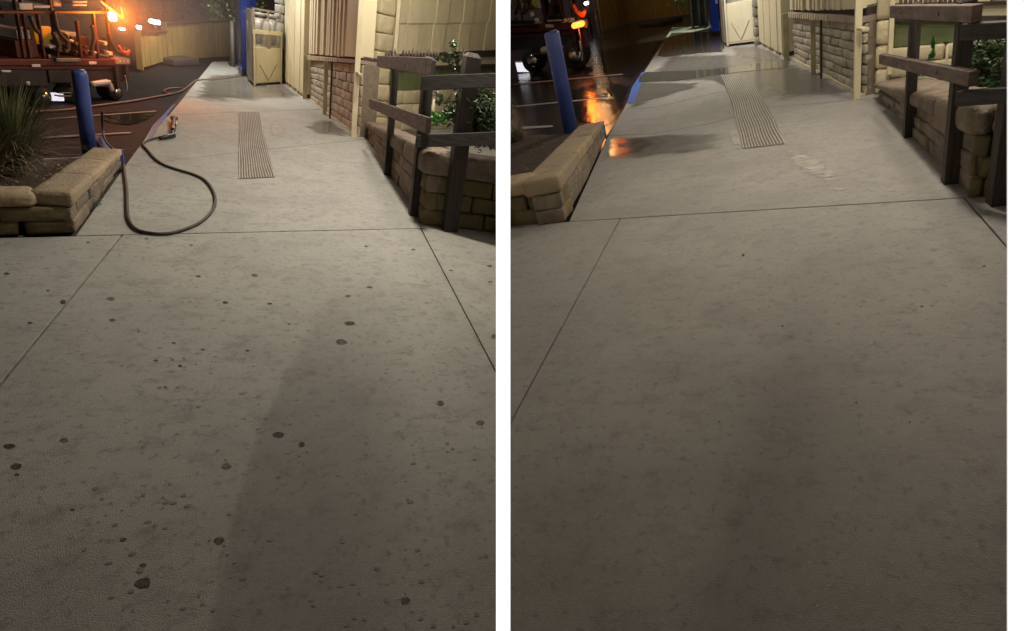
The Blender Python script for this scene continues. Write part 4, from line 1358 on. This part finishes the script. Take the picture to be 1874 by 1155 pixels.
# ---------------------------------------------------------------- gas cylinder cage and blue machine
def cage(Y, q, label, bl):
    A, B = Y.G(*q['l']), Y.G(*q['r'])
    # the front edge of the cabinet stays square to the right end
    ep = EP(Y, A, B)
    fd = (epL if Y is L else epR).a
    ep.n = -fd
    t = thing('gas_cylinder_cage', Y, A, label, 'cage')
    W_ = ep.len
    hc = ep.at(*q['cab'])[1]
    hr = ep.at(*q['rail'])[1]
    ht = q.get('toph') or ep.at(*q['top'])[1]
    D_ = W_ * .8
    part(MB().epbox(ep, 0, W_, .05, hc, -D_, 0), 'cabinet', CAGE_B, t)
    part(MB().epbox(ep, W_ * .08, W_ * .92, .09, hc - .03, .001, .014), 'door_panel', CAGE_B, t)
    part(MB().epbox(ep, -.01, W_ * .05, .02, hr, .0145, .03), 'left_upright', CAGE_B, t)
    part(MB().epbox(ep, W_ * .95, W_ + .01, .02, hr, .0145, .03), 'right_upright', CAGE_B, t)
    part(MB().epbox(ep, -.04, W_ + .03, hr - .0, hr + .07, .0, .05), 'top_rail', CAGE_B, t)
    part(MB().epbox(ep, W_ * .01, W_ * .12, 0, .05, -.2, -.02), 'foot', BLACK, t)
    part(MB().epbox(ep, W_ * .88, W_ * .98, 0, .05, -.2, -.02), 'foot', BLACK, t)
    part(MB().epbox(ep, W_ + .01, W_ + .05, hc * .45, hc * .55, -.05, .02), 'latch', BLACK, t)
    pts = []
    for k in range(13):
        u = k / 12
        a = W_ * (.2 + .6 * u)
        v = 1 - abs(2 * u - 1)
        pts.append(ep.p(a, hc * (.55 - .42 * v ** .95), .022))
    part(MB().tube(pts, .006, 5), 'chain', mat('dull_chain', (.30, .24, .16), rough=.5, metal=.5), t)
    g0 = -.07
    for a in (-.02, W_ * .48, W_ * .93):
        part(MB().epbox(ep, a, a + W_ * .08, hc, ht, g0 - .03, g0 + .01), 'cage_bar', CAGE_G, t)
    for h in (hc + .01, hr - .02, ht):
        part(MB().epbox(ep, -.02, W_ * .99, h, h + .035, g0 - .035, g0 - .0305 + .04), 'cage_rail', CAGE_G, t)
    part(MB().epbox(ep, -.05, -.02, .1, ht, -D_, g0 - .0), 'side_panel', CAGE_G, t)
    for i in range(2):
        cx_ = W_ * (.27 + .47 * i)
        r = W_ * .19
        z = hc * .94
        hh_ = ht - z - .03
        b = ep.p(cx_, z, -.14 - r)
        prof = [(r * .8, 0), (r, .03), (r, hh_ * .68), (r * .8, hh_ * .80), (r * .35, hh_ * .86), (r * .35, hh_ * .89), (r * .6, hh_ * .90), (r * .6, hh_ * .99)]
        o = MB().tube([b + Vector((0, 0, zz)) for _, zz in prof], [rr for rr, _ in prof], 18)
        solo(o, 'gas_cylinder', CYL, Y, b, 'grey gas cylinder, %s one in the cage by the %s walkway' % (('left', 'right')[i], 'dry' if Y is L else 'wet'), 'gas cylinder', 'gas cylinders standing in the cages')
    # blue machine behind the cage
    bA = Y.G(*q['bl'])
    bB = Y.G(*q['br'])
    be = EP(Y, bA, bB)
    be.n = -fd
    m = thing('vending_machine', Y, bA, bl, 'vending machine')
    part(MB().epbox(be, 0.01, be.len * .98, -.01, .12, -.7, -.02), 'plinth', BLACK, m)
    part(MB().epbox(be, 0, be.len, .12, 2.1, -.8, 0), 'cabinet', BLUEM, m)
    part(MB().epbox(be, be.len * 1.01, be.len * 1.01 + q['bw'], .7, 2.1, -.8, -.1), 'front_panel', BLUEM, m)
    part(MB().epbox(be, -.035, -.004, .3, 2.1, -.4, -.02), 'edge_strip', STEEL, m)
    c = be.p(be.len * .9, be.at(*q['logo'])[1], .012)
    ring = [c + be.a * math.cos(k * math.pi / 8) * .085 + Vector((0, 0, .085 * math.sin(k * math.pi / 8))) for k in range(17)]
    part(MB().tube(ring, .016, 6, False), 'round_emblem', RED, m)
    part(MB().tube([c, c + be.n * .012], .07, 16), 'emblem_disc', WHITE, m)
    # small white blinking box on the side
    bb = be.at(*q['box'])
    part(MB().epbox(be, bb[0] - .04, bb[0] + .03, bb[1] - .04, bb[1] + .04, .002, .05), 'coin_box', WHITE, m)
cage(L, dict(l=(465, 158), r=(515, 154), cab=(468, 86), rail=(465, 61), top=(465, 18), bl=(443, 140), br=(457, 138), logo=(455, 24), box=(456, 81), bw=.5),
     'cream steel gas cylinder cage standing against the building by the dry walkway', 'tall blue machine behind the gas cage of the dry yard')
cage(R, dict(l=(1331, 86), r=(1384, 80), cab=(1328, 7), rail=(1325, -20), top=(1325, -70), bl=(1303, 68), br=(1318, 66), logo=(1312, -60), box=(1311, 3), bw=.5),
     'cream steel gas cylinder cage standing against the building by the wet walkway', 'tall blue machine behind the gas cage of the wet yard')

# ---------------------------------------------------------------- far yellow fences, gate, kerb mound
def yfence(Y, segs, label, gate=None):
    t = None
    for si, (a, b, ta, tb, nb) in enumerate(segs):
        A, B = Y.G(*a), Y.G(*b)
        ep = EP(Y, A, B)
        ha, hb = Y.H(A, ta), Y.H(B, tb)
        t = thing('board_fence', Y, A, label[si], 'fence')
        FEN[Y.tag] = ep
        for i in range(nb):
            a0, a1 = ep.len * i / nb, ep.len * (i + 1) / nb
            k0, k1 = i / nb, (i + 1) / nb
            g = ep.len * .0008
            part(MB().epbox(ep, a0 + g, a1 - g, .02, ha + (hb - ha) * k0, -.03, .006 * (i % 3), None, ha + (hb - ha) * k1), 'fence_board', YWALL, t)
        part(MB().epbox(ep, 0, ep.len, ha + .01, ha + .05, -.08, .05, hb + .01, hb + .05), 'top_cap', DARKTRIM, t)
        part(MB().epbox(ep, -.06, -.003, 0, ha + .06, -.05, .05), 'end_post', YWALL, t)
yfence(L, [((258, 127), (306, 112), 63, 60, 6), ((306, 112), (425, 104), 46, 40, 14)], ['short ochre board fence standing beside the truck in the dry yard', 'long yellow board fence across the far end of the dry yard'])
yfence(R, [((1103, 57), (1147, 42), -25, -32, 6), ((1147, 42), (1262, 27), -52, -70, 14)], ['short ochre board fence standing beside the truck in the wet yard', 'long yellow board fence across the far end of the wet yard'])
def gate(Y, a, b, top, label):
    A, B = Y.G(*a), Y.G(*b)
    ep = EP(Y, A, B)
    ht = Y.H(A, top)
    t = thing('metal_gate', Y, A, label, 'gate')
    part(MB().epbox(ep, 0, ep.len, .05, ht * .97, -.03, 0), 'infill_panel', mat('dark_gate', (.035, .035, .03), rough=.6), t)
    for k in (0, .55, 1):
        p = ep.p(ep.len * k, 0, .03)
        part(MB().tube([p, p + Vector((0, 0, ht))], .04, 8), 'gate_post', mat('gate_pipe', (.2, .2, .17), rough=.5), t)
gate(L, (424, 122), (443, 119), 38, 'dark metal gate between the yellow fence and the blue machine of the dry yard')
gate(R, (1270, 50), (1296, 47), -70, 'dark metal gate between the yellow fence and the blue machine of the wet yard')
for Y, a, b, lab in ((L, (318, 118), (366, 116), 'low concrete kerb block on the asphalt at the far end of the dry yard'), (R, (1168, 48), (1216, 44), 'low concrete kerb block on the asphalt at the far end of the wet yard')):
    A, B = Y.G(*a), Y.G(*b)
    ep = EP(Y, A, B)
    solo(MB().epstone(ep, 0, ep.len, -.05, .10, -.8, 0, n=6, rough=0.0056, rd=0.028, seed=2), 'kerb_block', CONCRETE_R, Y, A, lab, 'kerb')

# ---------------------------------------------------------------- the service truck
eL = EP(L, L.G(-30, 196), L.G(236, 176))
eR = EP(R, R.G(800, 146), R.G(1084, 122))
eR.n = -(R.G(1093, 70) - R.G(1085, 122)).normalized()
pL0, pR0 = eL.at(163, 114), eR.at(1003, 47)
pL1, pR1 = eL.at(219, 111), eR.at(1061, 38)
ks = (pR1[0] - pR0[0]) / (pL1[0] - pL0[0])
k0 = pR0[0] - ks * pL0[0]
kh = pR0[1] / pL0[1]
smin = eR.at(928, 120)[0]
def truck(Y, label):
    LH = Y is L
    ep = eL if LH else eR
    root = ep.p(ep.at(120, 180)[0] if LH else (smin + .5), 0)
    t = thing('service_truck', Y, root, label, 'truck')
    sc = 1 if LH else (ks + kh) / 2
    def S1(x, y):
        if LH: return eL.at(x, y)
        return eR.at(1003 + 1.04 * (x - 163), 47 + 1.18 * (y - 114))
    def B(x0, x1, yt, yb, d0, d1, nm, m, kind=None):
        xm, ym = (x0 + x1) / 2, (yt + yb) / 2
        a0, a1 = S1(x0, ym)[0], S1(x1, ym)[0]
        if not LH:
            if a1 < smin: return None
            if a0 < smin:
                x0 = x0 + (x1 - x0) * (smin - a0) / (a1 - a0)
                a0 = smin
        hta, hba, htb, hbb = S1(x0, yt)[1], S1(x0, yb)[1], S1(x1, yt)[1], S1(x1, yb)[1]
        o = part(MB().epbox(ep, a0, a1, max(hba, -.04), hta, d0 * sc, d1 * sc, max(hbb, -.04), htb), nm, m, t)
        bv = o.modifiers.new('bevel', 'BEVEL'); bv.width = .008; bv.segments = 2
        return o
    def T(pts, r, nm, m, d=.05, n=7):
        P = []
        for x, y in pts:
            a, h = S1(x, y)
            if not LH and a < smin: continue
            P.append(ep.p(a, h, d * sc))
        if len(P) < 2: return None
        return part(MB().tube(P if len(P) < 3 else spline(P, 5), r * sc, n), nm, m, t)
    def Wl(x, y, rp):
        a, h = S1(x, y)
        if not LH and a - .2 < smin: return
        c = ep.p(a, 0, 0)
        r = rp * L.mpp(eL.p(eL.at(x, y)[0], 0)) * (1 if LH else ks)
        c = c + Vector((0, 0, r - .05))
        n_ = ep.n
        o = part(MB().tube([c - n_ * .22 * sc, c - n_ * .18 * sc, c - n_ * .04 * sc, c], [r * .9, r, r, r * .9], 22), 'wheel', TYRE, t)
        part(MB().tube([c + n_ * .001, c + n_ * .02 * sc, c + n_ * .03 * sc], [r * .55, r * .5, r * .2], 16), 'rim', CHROME, o)
    # chassis and decks
    B(-40, 212, 121, 128, -1.5, 0, 'chassis_rail', T_RED)
    B(-40, 210, 108, 120, -1.5, .02, 'deck_edge', T_RED)
    B(-40, 88, 129, 158, -.6, -.01, 'tool_locker', T_DARK)
    B(92, 212, 129, 152, -.6, -.01, 'tool_locker', T_DARK)
    B(130, 214, 153, 160, -.5, .0, 'side_step', T_DARK)
    B(54, 70, 117, 122, .021, .03, 'reflective_plate', T_PLATE)
    B(159, 173, 112, 117, .021, .03, 'reflective_plate', T_PLATE)
    B(0, 18, 128, 132, .0, .02, 'reflective_plate', T_PLATE)
    B(206, 232, 106, 117, -.3, .05, 'lamp_bracket', mat('pink_bracket', (.42, .30, .28), rough=.5))  # bracket box in its own pink
    B(208, 214, 118, 160, -.06, .04, 'mudguard_stay', T_DARK)
    B(226, 232, 118, 148, -.06, .04, 'mudguard_stay', T_DARK)
    B(214, 226, 118, 150, -.3, .0, 'mudguard', mat('mudguard_dark', (.05, .025, .025), rough=.5))
    T([(219, 136), (222, 150), (224, 168)], .012, 'chrome_tube', CHROME, .07)
    for x in (213, 220, 227):
        B(x - 1.5, x + 1.5, 109, 113, .051, .056, 'bolt_plate', T_PLATE)
    Wl(82, 180, 17)
    Wl(140, 178, 16)
    Wl(215, 172, 15)
    # round marker on the locker, rolled white hose under the bed
    a, h = S1(49, 152)
    if LH or a > smin: part(MB().tube([ep.p(a, h, 0), ep.p(a, h, .02)], .022, 14), 'marker_lamp', T_PLATE, t)
    T([(156, 152), (170, 150), (185, 148)], .035, 'rolled_canvas_hose', T_WHITE, .08, 10)
    T([(186, 146), (190, 155), (193, 163)], .03, 'rolled_canvas_hose', T_WHITE, .09, 8)
    # gleaming step with bars between the wheels
    for i in range(2 if LH else 1):
        B(105, 127, 168 + i * 6, 171 + i * 6, -.05, .03, 'step_bar', CHROME)
    o = B(106, 126, 172, 187, -.10, -.06, 'glint_panel', emis('glint_glow', (.95, .92, 1), .9 if LH else 9))  # glowing panel stands in for the chrome glint; no lamp here
    # load on the deck
    B(38, 77, 76, 107, -.8, -.05, 'engine_box', mat('engine_dark_red', (.12, .03, .02), rough=.5))
    B(47, 71, 58, 75, -.6, -.1, 'water_tank', T_WHITE)
    B(80, 97, 59, 78, -.35, -.3, 'yellow_reel_plate', T_YEL)
    B(108, 138, 57, 90, -.35, -.3, 'yellow_reel_plate', T_YEL)
    B(140, 163, 64, 88, -.5, -.15, 'round_tank', T_WHITE)
    B(150, 182, 70, 106, -.7, -.12, 'pump_housing', mat('pump_dark', (.06, .02, .015), rough=.5))
    B(95, 140, 105, 112, -.1, .06, 'valve_manifold', STEEL)
    for i, (x, yt) in enumerate(((36, -40), (47, -40), (78, 20), (100, -30), (148, 40), (178, 20), (200, -30), (206, 60))):
        B(x, x + 3.5, yt, 108, -.06, -.02, 'frame_post', T_RED)
    for x, yt, yb in ((52, 5, 60), (128, 10, 57), (160, 25, 64), (190, 40, 106)):
        B(x, x + 2, yt, yb, -.9, -.85, 'frame_post', T_RED)
    B(-40, 208, 20, 26, -.06, -.01, 'rack_beam', T_RED)
    B(-40, 170, 0, 5, -.9, -.8, 'rack_beam', T_RED)
    B(36, 60, 6, 18, -.5, .0, 'folded_panel', T_WHITE)
    B(62, 92, 10, 15, -.5, .0, 'folded_panel', T_WHITE)
    B(133, 160, 2, 5, -.3, .0, 'ladder_rung', T_WHITE)
    B(133, 160, 8, 11, -.3, .0, 'ladder_rung', T_WHITE)
    B(112, 126, -4, 15, -.4, -.1, 'battery_box', mat('grey_box', (.3, .26, .25), rough=.5))
    for pts in ([(98, 20), (104, 50), (112, 65), (122, 75), (126, 88), (118, 95)], [(106, 57), (118, 62), (124, 74), (122, 88)], [(96, 60), (103, 72), (108, 85), (106, 95)],
                [(200, 60), (205, 80), (214, 95), (226, 96), (228, 86)], [(55, 30), (62, 48), (70, 60)], [(168, 46), (172, 70), (166, 100)]):
        T(pts, .022, 'looped_hose', RUBBER, .0)
    for dx in (0, 4, 8):
        T([(209 + dx * .5, 82 + dx), (216 + dx * .5, 92 + dx * .6), (226, 94 + dx * .5), (229, 90)], .014, 'orange_cable', mat('orange_cable', (.8, .12, .02), rough=.4), .06)
    for k in range(22):
        x, y = 90 + rnd.random() * 112, 70 + rnd.random() * 34
        B(x, x + 3 + rnd.random() * 6, y, y + 3 + rnd.random() * 5, -.12, -.05 + rnd.random() * .05, 'fitting', (STEEL, T_RED, T_DARK, T_PLATE)[k % 4])
    # amber beacon on a triangular bracket
    T([(187, 3), (228, 34)], .012, 'beacon_bracket', T_PLATE, -.02)
    T([(224, 14), (228, 34)], .01, 'beacon_bracket', T_PLATE, -.02)
    a, h = S1(192, 27)
    c = ep.p(a, h, .10)
    if not LH:
        c = Y.G(1086, 205, -1.10); c.z = 1.10
        part(MB().tube([Vector((c.x, c.y, -.05)), c - Vector((0, 0, .05))], .02, 8), 'added_beacon_pole', T_DARK, t)  # added pole under a beacon bar placed for its reflection
        print('trk', ep.A, ep.p(ep.len, 0), eR.at(1085, 122))
    k_ = 1 if LH else 2.8
    prof = [(.035 * k_, -.055), (.045 * k_, -.04), (.045 * k_, .03 * k_), (.03 * k_, .05 * k_), (.008, .055 * k_)]
    if not LH:
        hh2 = 2.05
        c2 = Y.G(1130, 270, -hh2); c2.z = hh2  # added second amber bar, placed for its puddle reflection
        part(MB().tube([Vector((c2.x, c2.y, -.05)), c2 - Vector((0, 0, .08))], .025, 8), 'added_beacon_pole', T_DARK, t)
        part(MB().tube([c2 + Vector((u, 0, 0)) for u in (-.26, -.22, .22, .26)], [.04, .08, .08, .04], 14), 'beacon_or_added_bar', emis('amber_glow', (1, .40, .04), 60) if LH else emis('deep_amber_glow', (1, .13, .015), 7), t)
    part((MB().tube([c + Vector((0, 0, z)) for _, z in prof], [r for r, _ in prof], 16) if LH else MB().tube([c + Vector((u, 0, 0)) for u in (-.17, -.13, .13, .17)], [.03, .07, .07, .03], 14)), 'beacon_or_added_bar', emis('amber_glow', (1, .40, .04), 60) if LH else emis('deep_amber_glow', (1, .13, .015), 7), t)
    ld = bpy.data.lights.new('beacon_light', 'POINT')
    ld.energy = 46 if LH else 22
    ld.color = (1, .22, .02)
    ld.shadow_soft_size = .06
    lo = bpy.data.objects.new('beacon_light', ld)
    COL.objects.link(lo)
    lo.matrix_world = Y.M @ Matrix.Translation(c + ep.n * .12 + Vector((0, 0, .02)))
    print('beacon', Y.tag, c, Y.px(c), 'mirror', Y.px(Vector((c.x, c.y, -c.z))))
truck(L, 'dark red service truck with amber beacon beyond the dry walkway')
truck(R, 'dark red service truck partly cut by the dividing wall beyond the wet walkway')

# ---------------------------------------------------------------- trees and lights far behind
def tree(Y, base, h, rad, n, leaf, label, seed, m=TREEL):
    r_ = random.Random(seed)
    base = Vector(base)
    t = thing('tree', Y, base, label, 'tree')
    mb = MB()
    mb.tube([base, base + Vector((.05, 0, h * .3)), base + Vector((0, .1, h * .6))], [h * .035, h * .028, h * .015], 8)
    for k in range(6):
        a = r_.random() * 6.28
        s_ = base + Vector((0, 0, h * r_.uniform(.25, .5)))
        mb.tube([s_, s_ + Vector((math.cos(a) * rad * .4, math.sin(a) * rad * .4, h * .15)), s_ + Vector((math.cos(a) * rad * .8, math.sin(a) * rad * .8, h * .3))], [h * .015, h * .01, h * .004], 6)
    part(mb, 'trunk', BARK, t)
    mb = MB()
    cs = []
    for _ in range(26):
        a = r_.random() * 6.28
        rr = rad * r_.random() ** .5
        cs.append(base + Vector((math.cos(a) * rr, math.sin(a) * rr, h * r_.uniform(.15, 1))))
    for i in range(n):
        p = cs[i % 26] + Vector((r_.gauss(0, 1), r_.gauss(0, 1), r_.gauss(0, .8))) * rad * .2
        d = Vector((r_.gauss(0, 1), r_.gauss(0, 1), r_.gauss(0, 1))).normalized() * leaf
        e = d.cross(Vector((r_.gauss(0, 1), r_.gauss(0, 1), 1))).normalized() * leaf * .5
        mb.add([p - d, p + e, p + d, p - e], [(0, 1, 2, 3)])
    part(mb, 'crown', m, t, kind='stuff')
def far_pt(Y, x, y, f_):
    # point on the ground plane at distance f_ under pixel column x
    lo, hi = y, y
    r = Y.ray(x, y)
    # intersect with vertical plane f=f_
    n = Y.D
    tt = (f_ - (-Y.O).dot(Y.D) * -1 * 0 + Y.O.dot(Y.D)) / r.dot(n)
    X = r * tt - Y.O
    return Vector((X.dot(Y.R), X.dot(Y.D), 0)), X.dot(Y.U)
labs = ['dark tree behind the truck at the left edge of the dry yard', 'dark tree behind the amber beacon', 'dark tree above the short ochre fence', 'dark tree above the middle of the long yellow fence', 'dark tree above the right end of the long yellow fence']
for i, (x, f_, h, rad) in enumerate(((20, 24, 5, 2.4), (140, 25, 5, 2.4), (240, 26, 5, 2.2), (320, 26, 5.4, 2.2), (385, 25, 5.2, 1.8))):
    b, _ = far_pt(L, x, 60, f_)
    tree(L, b, h, rad, 1500, .12, labs[i], 60 + i)
b, _ = far_pt(L, 426, 30, 23)
b_tree = b
tree(L, b, 4.5, .8, 1400, .07, 'small pale green tree beside the blue machine', 71, mat('leaf_painted_lit', (.16, .26, .06), (.1, .18, .04), rough=.5, bump=0))  # leaf colour lightened so the tree reads as lit
b2, _ = far_pt(R, 1292, 30, 23)
b_tree2 = b2
tree(R, b2, 4.5, .8, 1400, .07, 'pale green tree reflected in the wet walkway puddle', 72, MATS['leaf_painted_lit'])
def lamp(Y, p, energy, color, size, name, kind='POINT'):
    ld = bpy.data.lights.new(name, kind)
    ld.energy = energy
    ld.color = color
    ld.shadow_soft_size = size
    o = bpy.data.objects.new(name, ld)
    COL.objects.link(o)
    o.matrix_world = Y.M @ Matrix.Translation(Vector(p))
    print(name, Y.tag, [round(c, 2) for c in p], 'px', [round(c) for c in Y.px(p)])
    return o

# distant lit floodlights and shop lights in the lot
for i, (x, y, w_, h_, s_, lab) in enumerate(((283, 40, 20, 8, 9, 'glaring white floodlight above the ochre fence'), (223, 53, 11, 5, 6, 'small white lit sign left of the ochre fence'), (254, 50, 9, 7, 6, 'small white lit sign above the ochre fence'),
        (233, 79, 10, 5, 4, 'pale lamp low beside the ochre fence'), (8, 70, 12, 12, 1.2, 'dim lit shop window at the left edge'), (26, 84, 7, 14, 1.6, 'tall lit shop window left of the truck load'), (40, 63, 10, 9, 1.5, 'lit shop window behind the white tank'))):
    b, h = far_pt(L, x, y, 22)
    mp = L.mpp(b)
    ep = EP(L, b, b + Vector((1, 0, 0)))
    t = thing('distant_light', L, b, lab, 'light')
    part(MB().tube([ep.p(u * w_ * mp / 2, h, 0) for u in (-1, -.8, -.4, .3, .75, 1)], [.1 * h_ * mp, .38 * h_ * mp, .5 * h_ * mp, .42 * h_ * mp, .5 * h_ * mp, .15 * h_ * mp], 10), 'lit_face', emis('white_lot_light_%d' % int(s_ * 10), (.95, .95, 1), s_), t)
    part(MB().tube([b + Vector((0, .1, 0)), b + Vector((0, .1, h))], .05, 8), 'pole', T_DARK, t)
for i, (x, y, w_, h_, s_, lab) in enumerate(((1073, 6, 9, 6, 4, 'pale lamp low beside the ochre fence of the wet yard'),)):
    b, h = far_pt(R, x, y, 34)
    mp = R.mpp(b)
    ep = EP(R, b, b + Vector((1, 0, 0)))
    t = thing('distant_light', R, b, lab, 'light')
    part(MB().tube([ep.p(u * w_ * mp / 2, h, 0) for u in (-1, -.8, -.4, .3, .75, 1)], [.1 * h_ * mp, .38 * h_ * mp, .5 * h_ * mp, .42 * h_ * mp, .5 * h_ * mp, .15 * h_ * mp], 10), 'lit_face', emis('white_lot_light_40', (.95, .95, 1), s_), t)
    part(MB().tube([b + Vector((0, .1, 0)), b + Vector((0, .1, h))], .05, 8), 'pole', T_DARK, t)

# lights under the building eaves above the picture, plus added fill lamps
WARM = (1, .90, .76)
def down(Y, p, e, c, ang=125, size=.09):
    o = lamp(Y, p, e, c, size, 'eave_or_fill_light', 'SPOT')
    o.data.spot_size = math.radians(ang)
    o.data.spot_blend = 1
down(L, (.80, 4.7, 2.8), 265, WARM, 168)
down(L, (.70, 7.0, 2.5), 110, WARM, 155)
down(L, epL.p(3.2, 2.6, 1.5), 165, (1, .94, .84), 150)
down(L, epL.p(6.2, 2.6, 1.0), 300, (1, .96, .88), 118)
down(R, (.85, 4.3, 2.8), 165, WARM, 150)
down(R, (.98, 2.5, 2.6), 225, WARM, 140)  # added fill light over the near walkway, not an eave fitting
down(R, (.75, 5.8, 2.5), 60, WARM, 155)
down(R, epR.p(3.2, 2.6, 1.5), 130, (1, .94, .84), 150)
down(R, epR.p(6.4, 2.6, 1.2), 300, (1, .96, .88), 140)
lamp(L, (.98, 7.9, 2.7), 120, WARM, .08, 'siding_fill_light')  # added point lamps, here and below, brighten the siding
lamp(L, epL.p(4.2, 2.7, 1.0), 240, (1, .94, .82), .08, 'siding_fill_light')
lamp(R, (1.15, 6.3, 2.5), 60, WARM, .08, 'siding_fill_light')
lamp(R, epR.p(4.4, 2.7, 1.0), 130, (1, .94, .82), .08, 'siding_fill_light')
# street lamp behind the dry yard building; an added slab throws the fence shade
def street(Y, eplane, q1, q2, f_, e):
    (a1, h1), (a2, h2) = eplane.at(*q1), eplane.at(*q2)
    P, Q = eplane.p(a1, h1), eplane.p(a2, h2)
    sl = (Q.z - P.z) / (Q.x - P.x)
    re_ = P.x + (HR - P.z) / sl
    rl = P.x + (HR * 1.8 - P.z) / sl
    print('street', Y.tag, P, Q, 'shade slab edge r', re_, 'lamp r', rl)
    lamp(Y, (rl, f_, HR * 1.8), e, (.95, 1, .72), .12, 'street_or_fill_light')
    return re_
HR = 3.05
fl_, fr_ = FEN['L'], FEN['R']
reL = street(L, fl_, (425, 42), (306, 118), 19, 110)
lamp(R, (-7.5, 30, 4.8), 130, (1, .50, .16), .12, 'street_or_fill_light')  # added orange lamp that brightens the wet yard fence
for Y, re_, fa, fb in ((L, reL, 16, 22),):
    o = MB()
    o.add([Vector((x, y, z)) for z in (HR, HR + .15) for x, y in ((re_, fa), (re_ + 2.2, fa), (re_ + 2.2, fb), (re_, fb))], [(3, 2, 1, 0), (4, 5, 6, 7), (0, 1, 5, 4), (1, 2, 6, 5), (2, 3, 7, 6), (3, 0, 4, 7)])
    part(o, 'shade_roof', DARKTRIM, BLD[Y.tag])  # unseen slab placed so its edge shades the yellow fence
# added spots that brighten only the small green trees
for Y_, bt in ((L, b_tree), (R, b_tree2)):
    o_ = lamp(Y_, (bt[0] + .2, bt[1] - .6, 5.4), 1500, (.85, 1, .7), .12, 'tree_fill_light', 'SPOT')
    o_.data.spot_size = math.radians(50)

# added haze volume that imitates glare around the beacon
def glare_haze(Y, c, rad, dens, label):
    mb = MB()
    n1, n2 = 10, 16
    vs = [c + Vector((0, 0, -rad.z))]
    for i in range(1, n1):
        th = math.pi * i / n1
        for k in range(n2):
            a = 2 * math.pi * k / n2
            vs.append(c + Vector((math.sin(th) * math.cos(a) * rad.x, math.sin(th) * math.sin(a) * rad.y, -math.cos(th) * rad.z)))
    vs.append(c + Vector((0, 0, rad.z)))
    fs = [(0, 1 + (k + 1) % n2, 1 + k) for k in range(n2)]
    for i in range(n1 - 2):
        for k in range(n2):
            a, b_ = 1 + i * n2 + k, 1 + i * n2 + (k + 1) % n2
            fs.append((a, b_, b_ + n2, a + n2))
    L0 = 1 + (n1 - 2) * n2
    fs += [(L0 + k, L0 + (k + 1) % n2, len(vs) - 1) for k in range(n2)]
    mb.add(vs, fs, True)
    m = bpy.data.materials.new('glare_haze_' + Y.tag)
    m.use_nodes = True
    nt = m.node_tree
    nt.nodes.remove(nt.nodes['Principled BSDF'])
    pv = node(nt, 'ShaderNodeVolumePrincipled')
    pv.inputs['Color'].default_value = (.9, .9, .9, 1)
    tc = node(nt, 'ShaderNodeTexCoord')
    mp = node(nt, 'ShaderNodeMapping')
    mp.inputs['Scale'].default_value = (1 / rad.x, 1 / rad.y, 1 / rad.z)
    nt.links.new(tc.outputs['Object'], mp.inputs['Vector'])
    gr = node(nt, 'ShaderNodeTexGradient', gradient_type='QUADRATIC_SPHERE')
    nt.links.new(mp.outputs[0], gr.inputs['Vector'])
    mm = node(nt, 'ShaderNodeMath', operation='MULTIPLY')
    nt.links.new(gr.outputs['Fac'], mm.inputs[0]); mm.inputs[1].default_value = dens
    nt.links.new(mm.outputs[0], pv.inputs['Density'])
    nt.links.new(pv.outputs[0], nt.nodes['Material Output'].inputs['Volume'])
    solo(mb, 'glare_haze', m, Y, c, label, 'glare_haze', kind='stuff')
glare_haze(L, Vector((-2.4, 9.9, 1.15)), Vector((2.4, 1.8, 1.2)), .5, 'thin added haze imitating glare around the amber beacon')
S.cycles.volume_step_rate = 2
S.cycles.volume_max_steps = 64
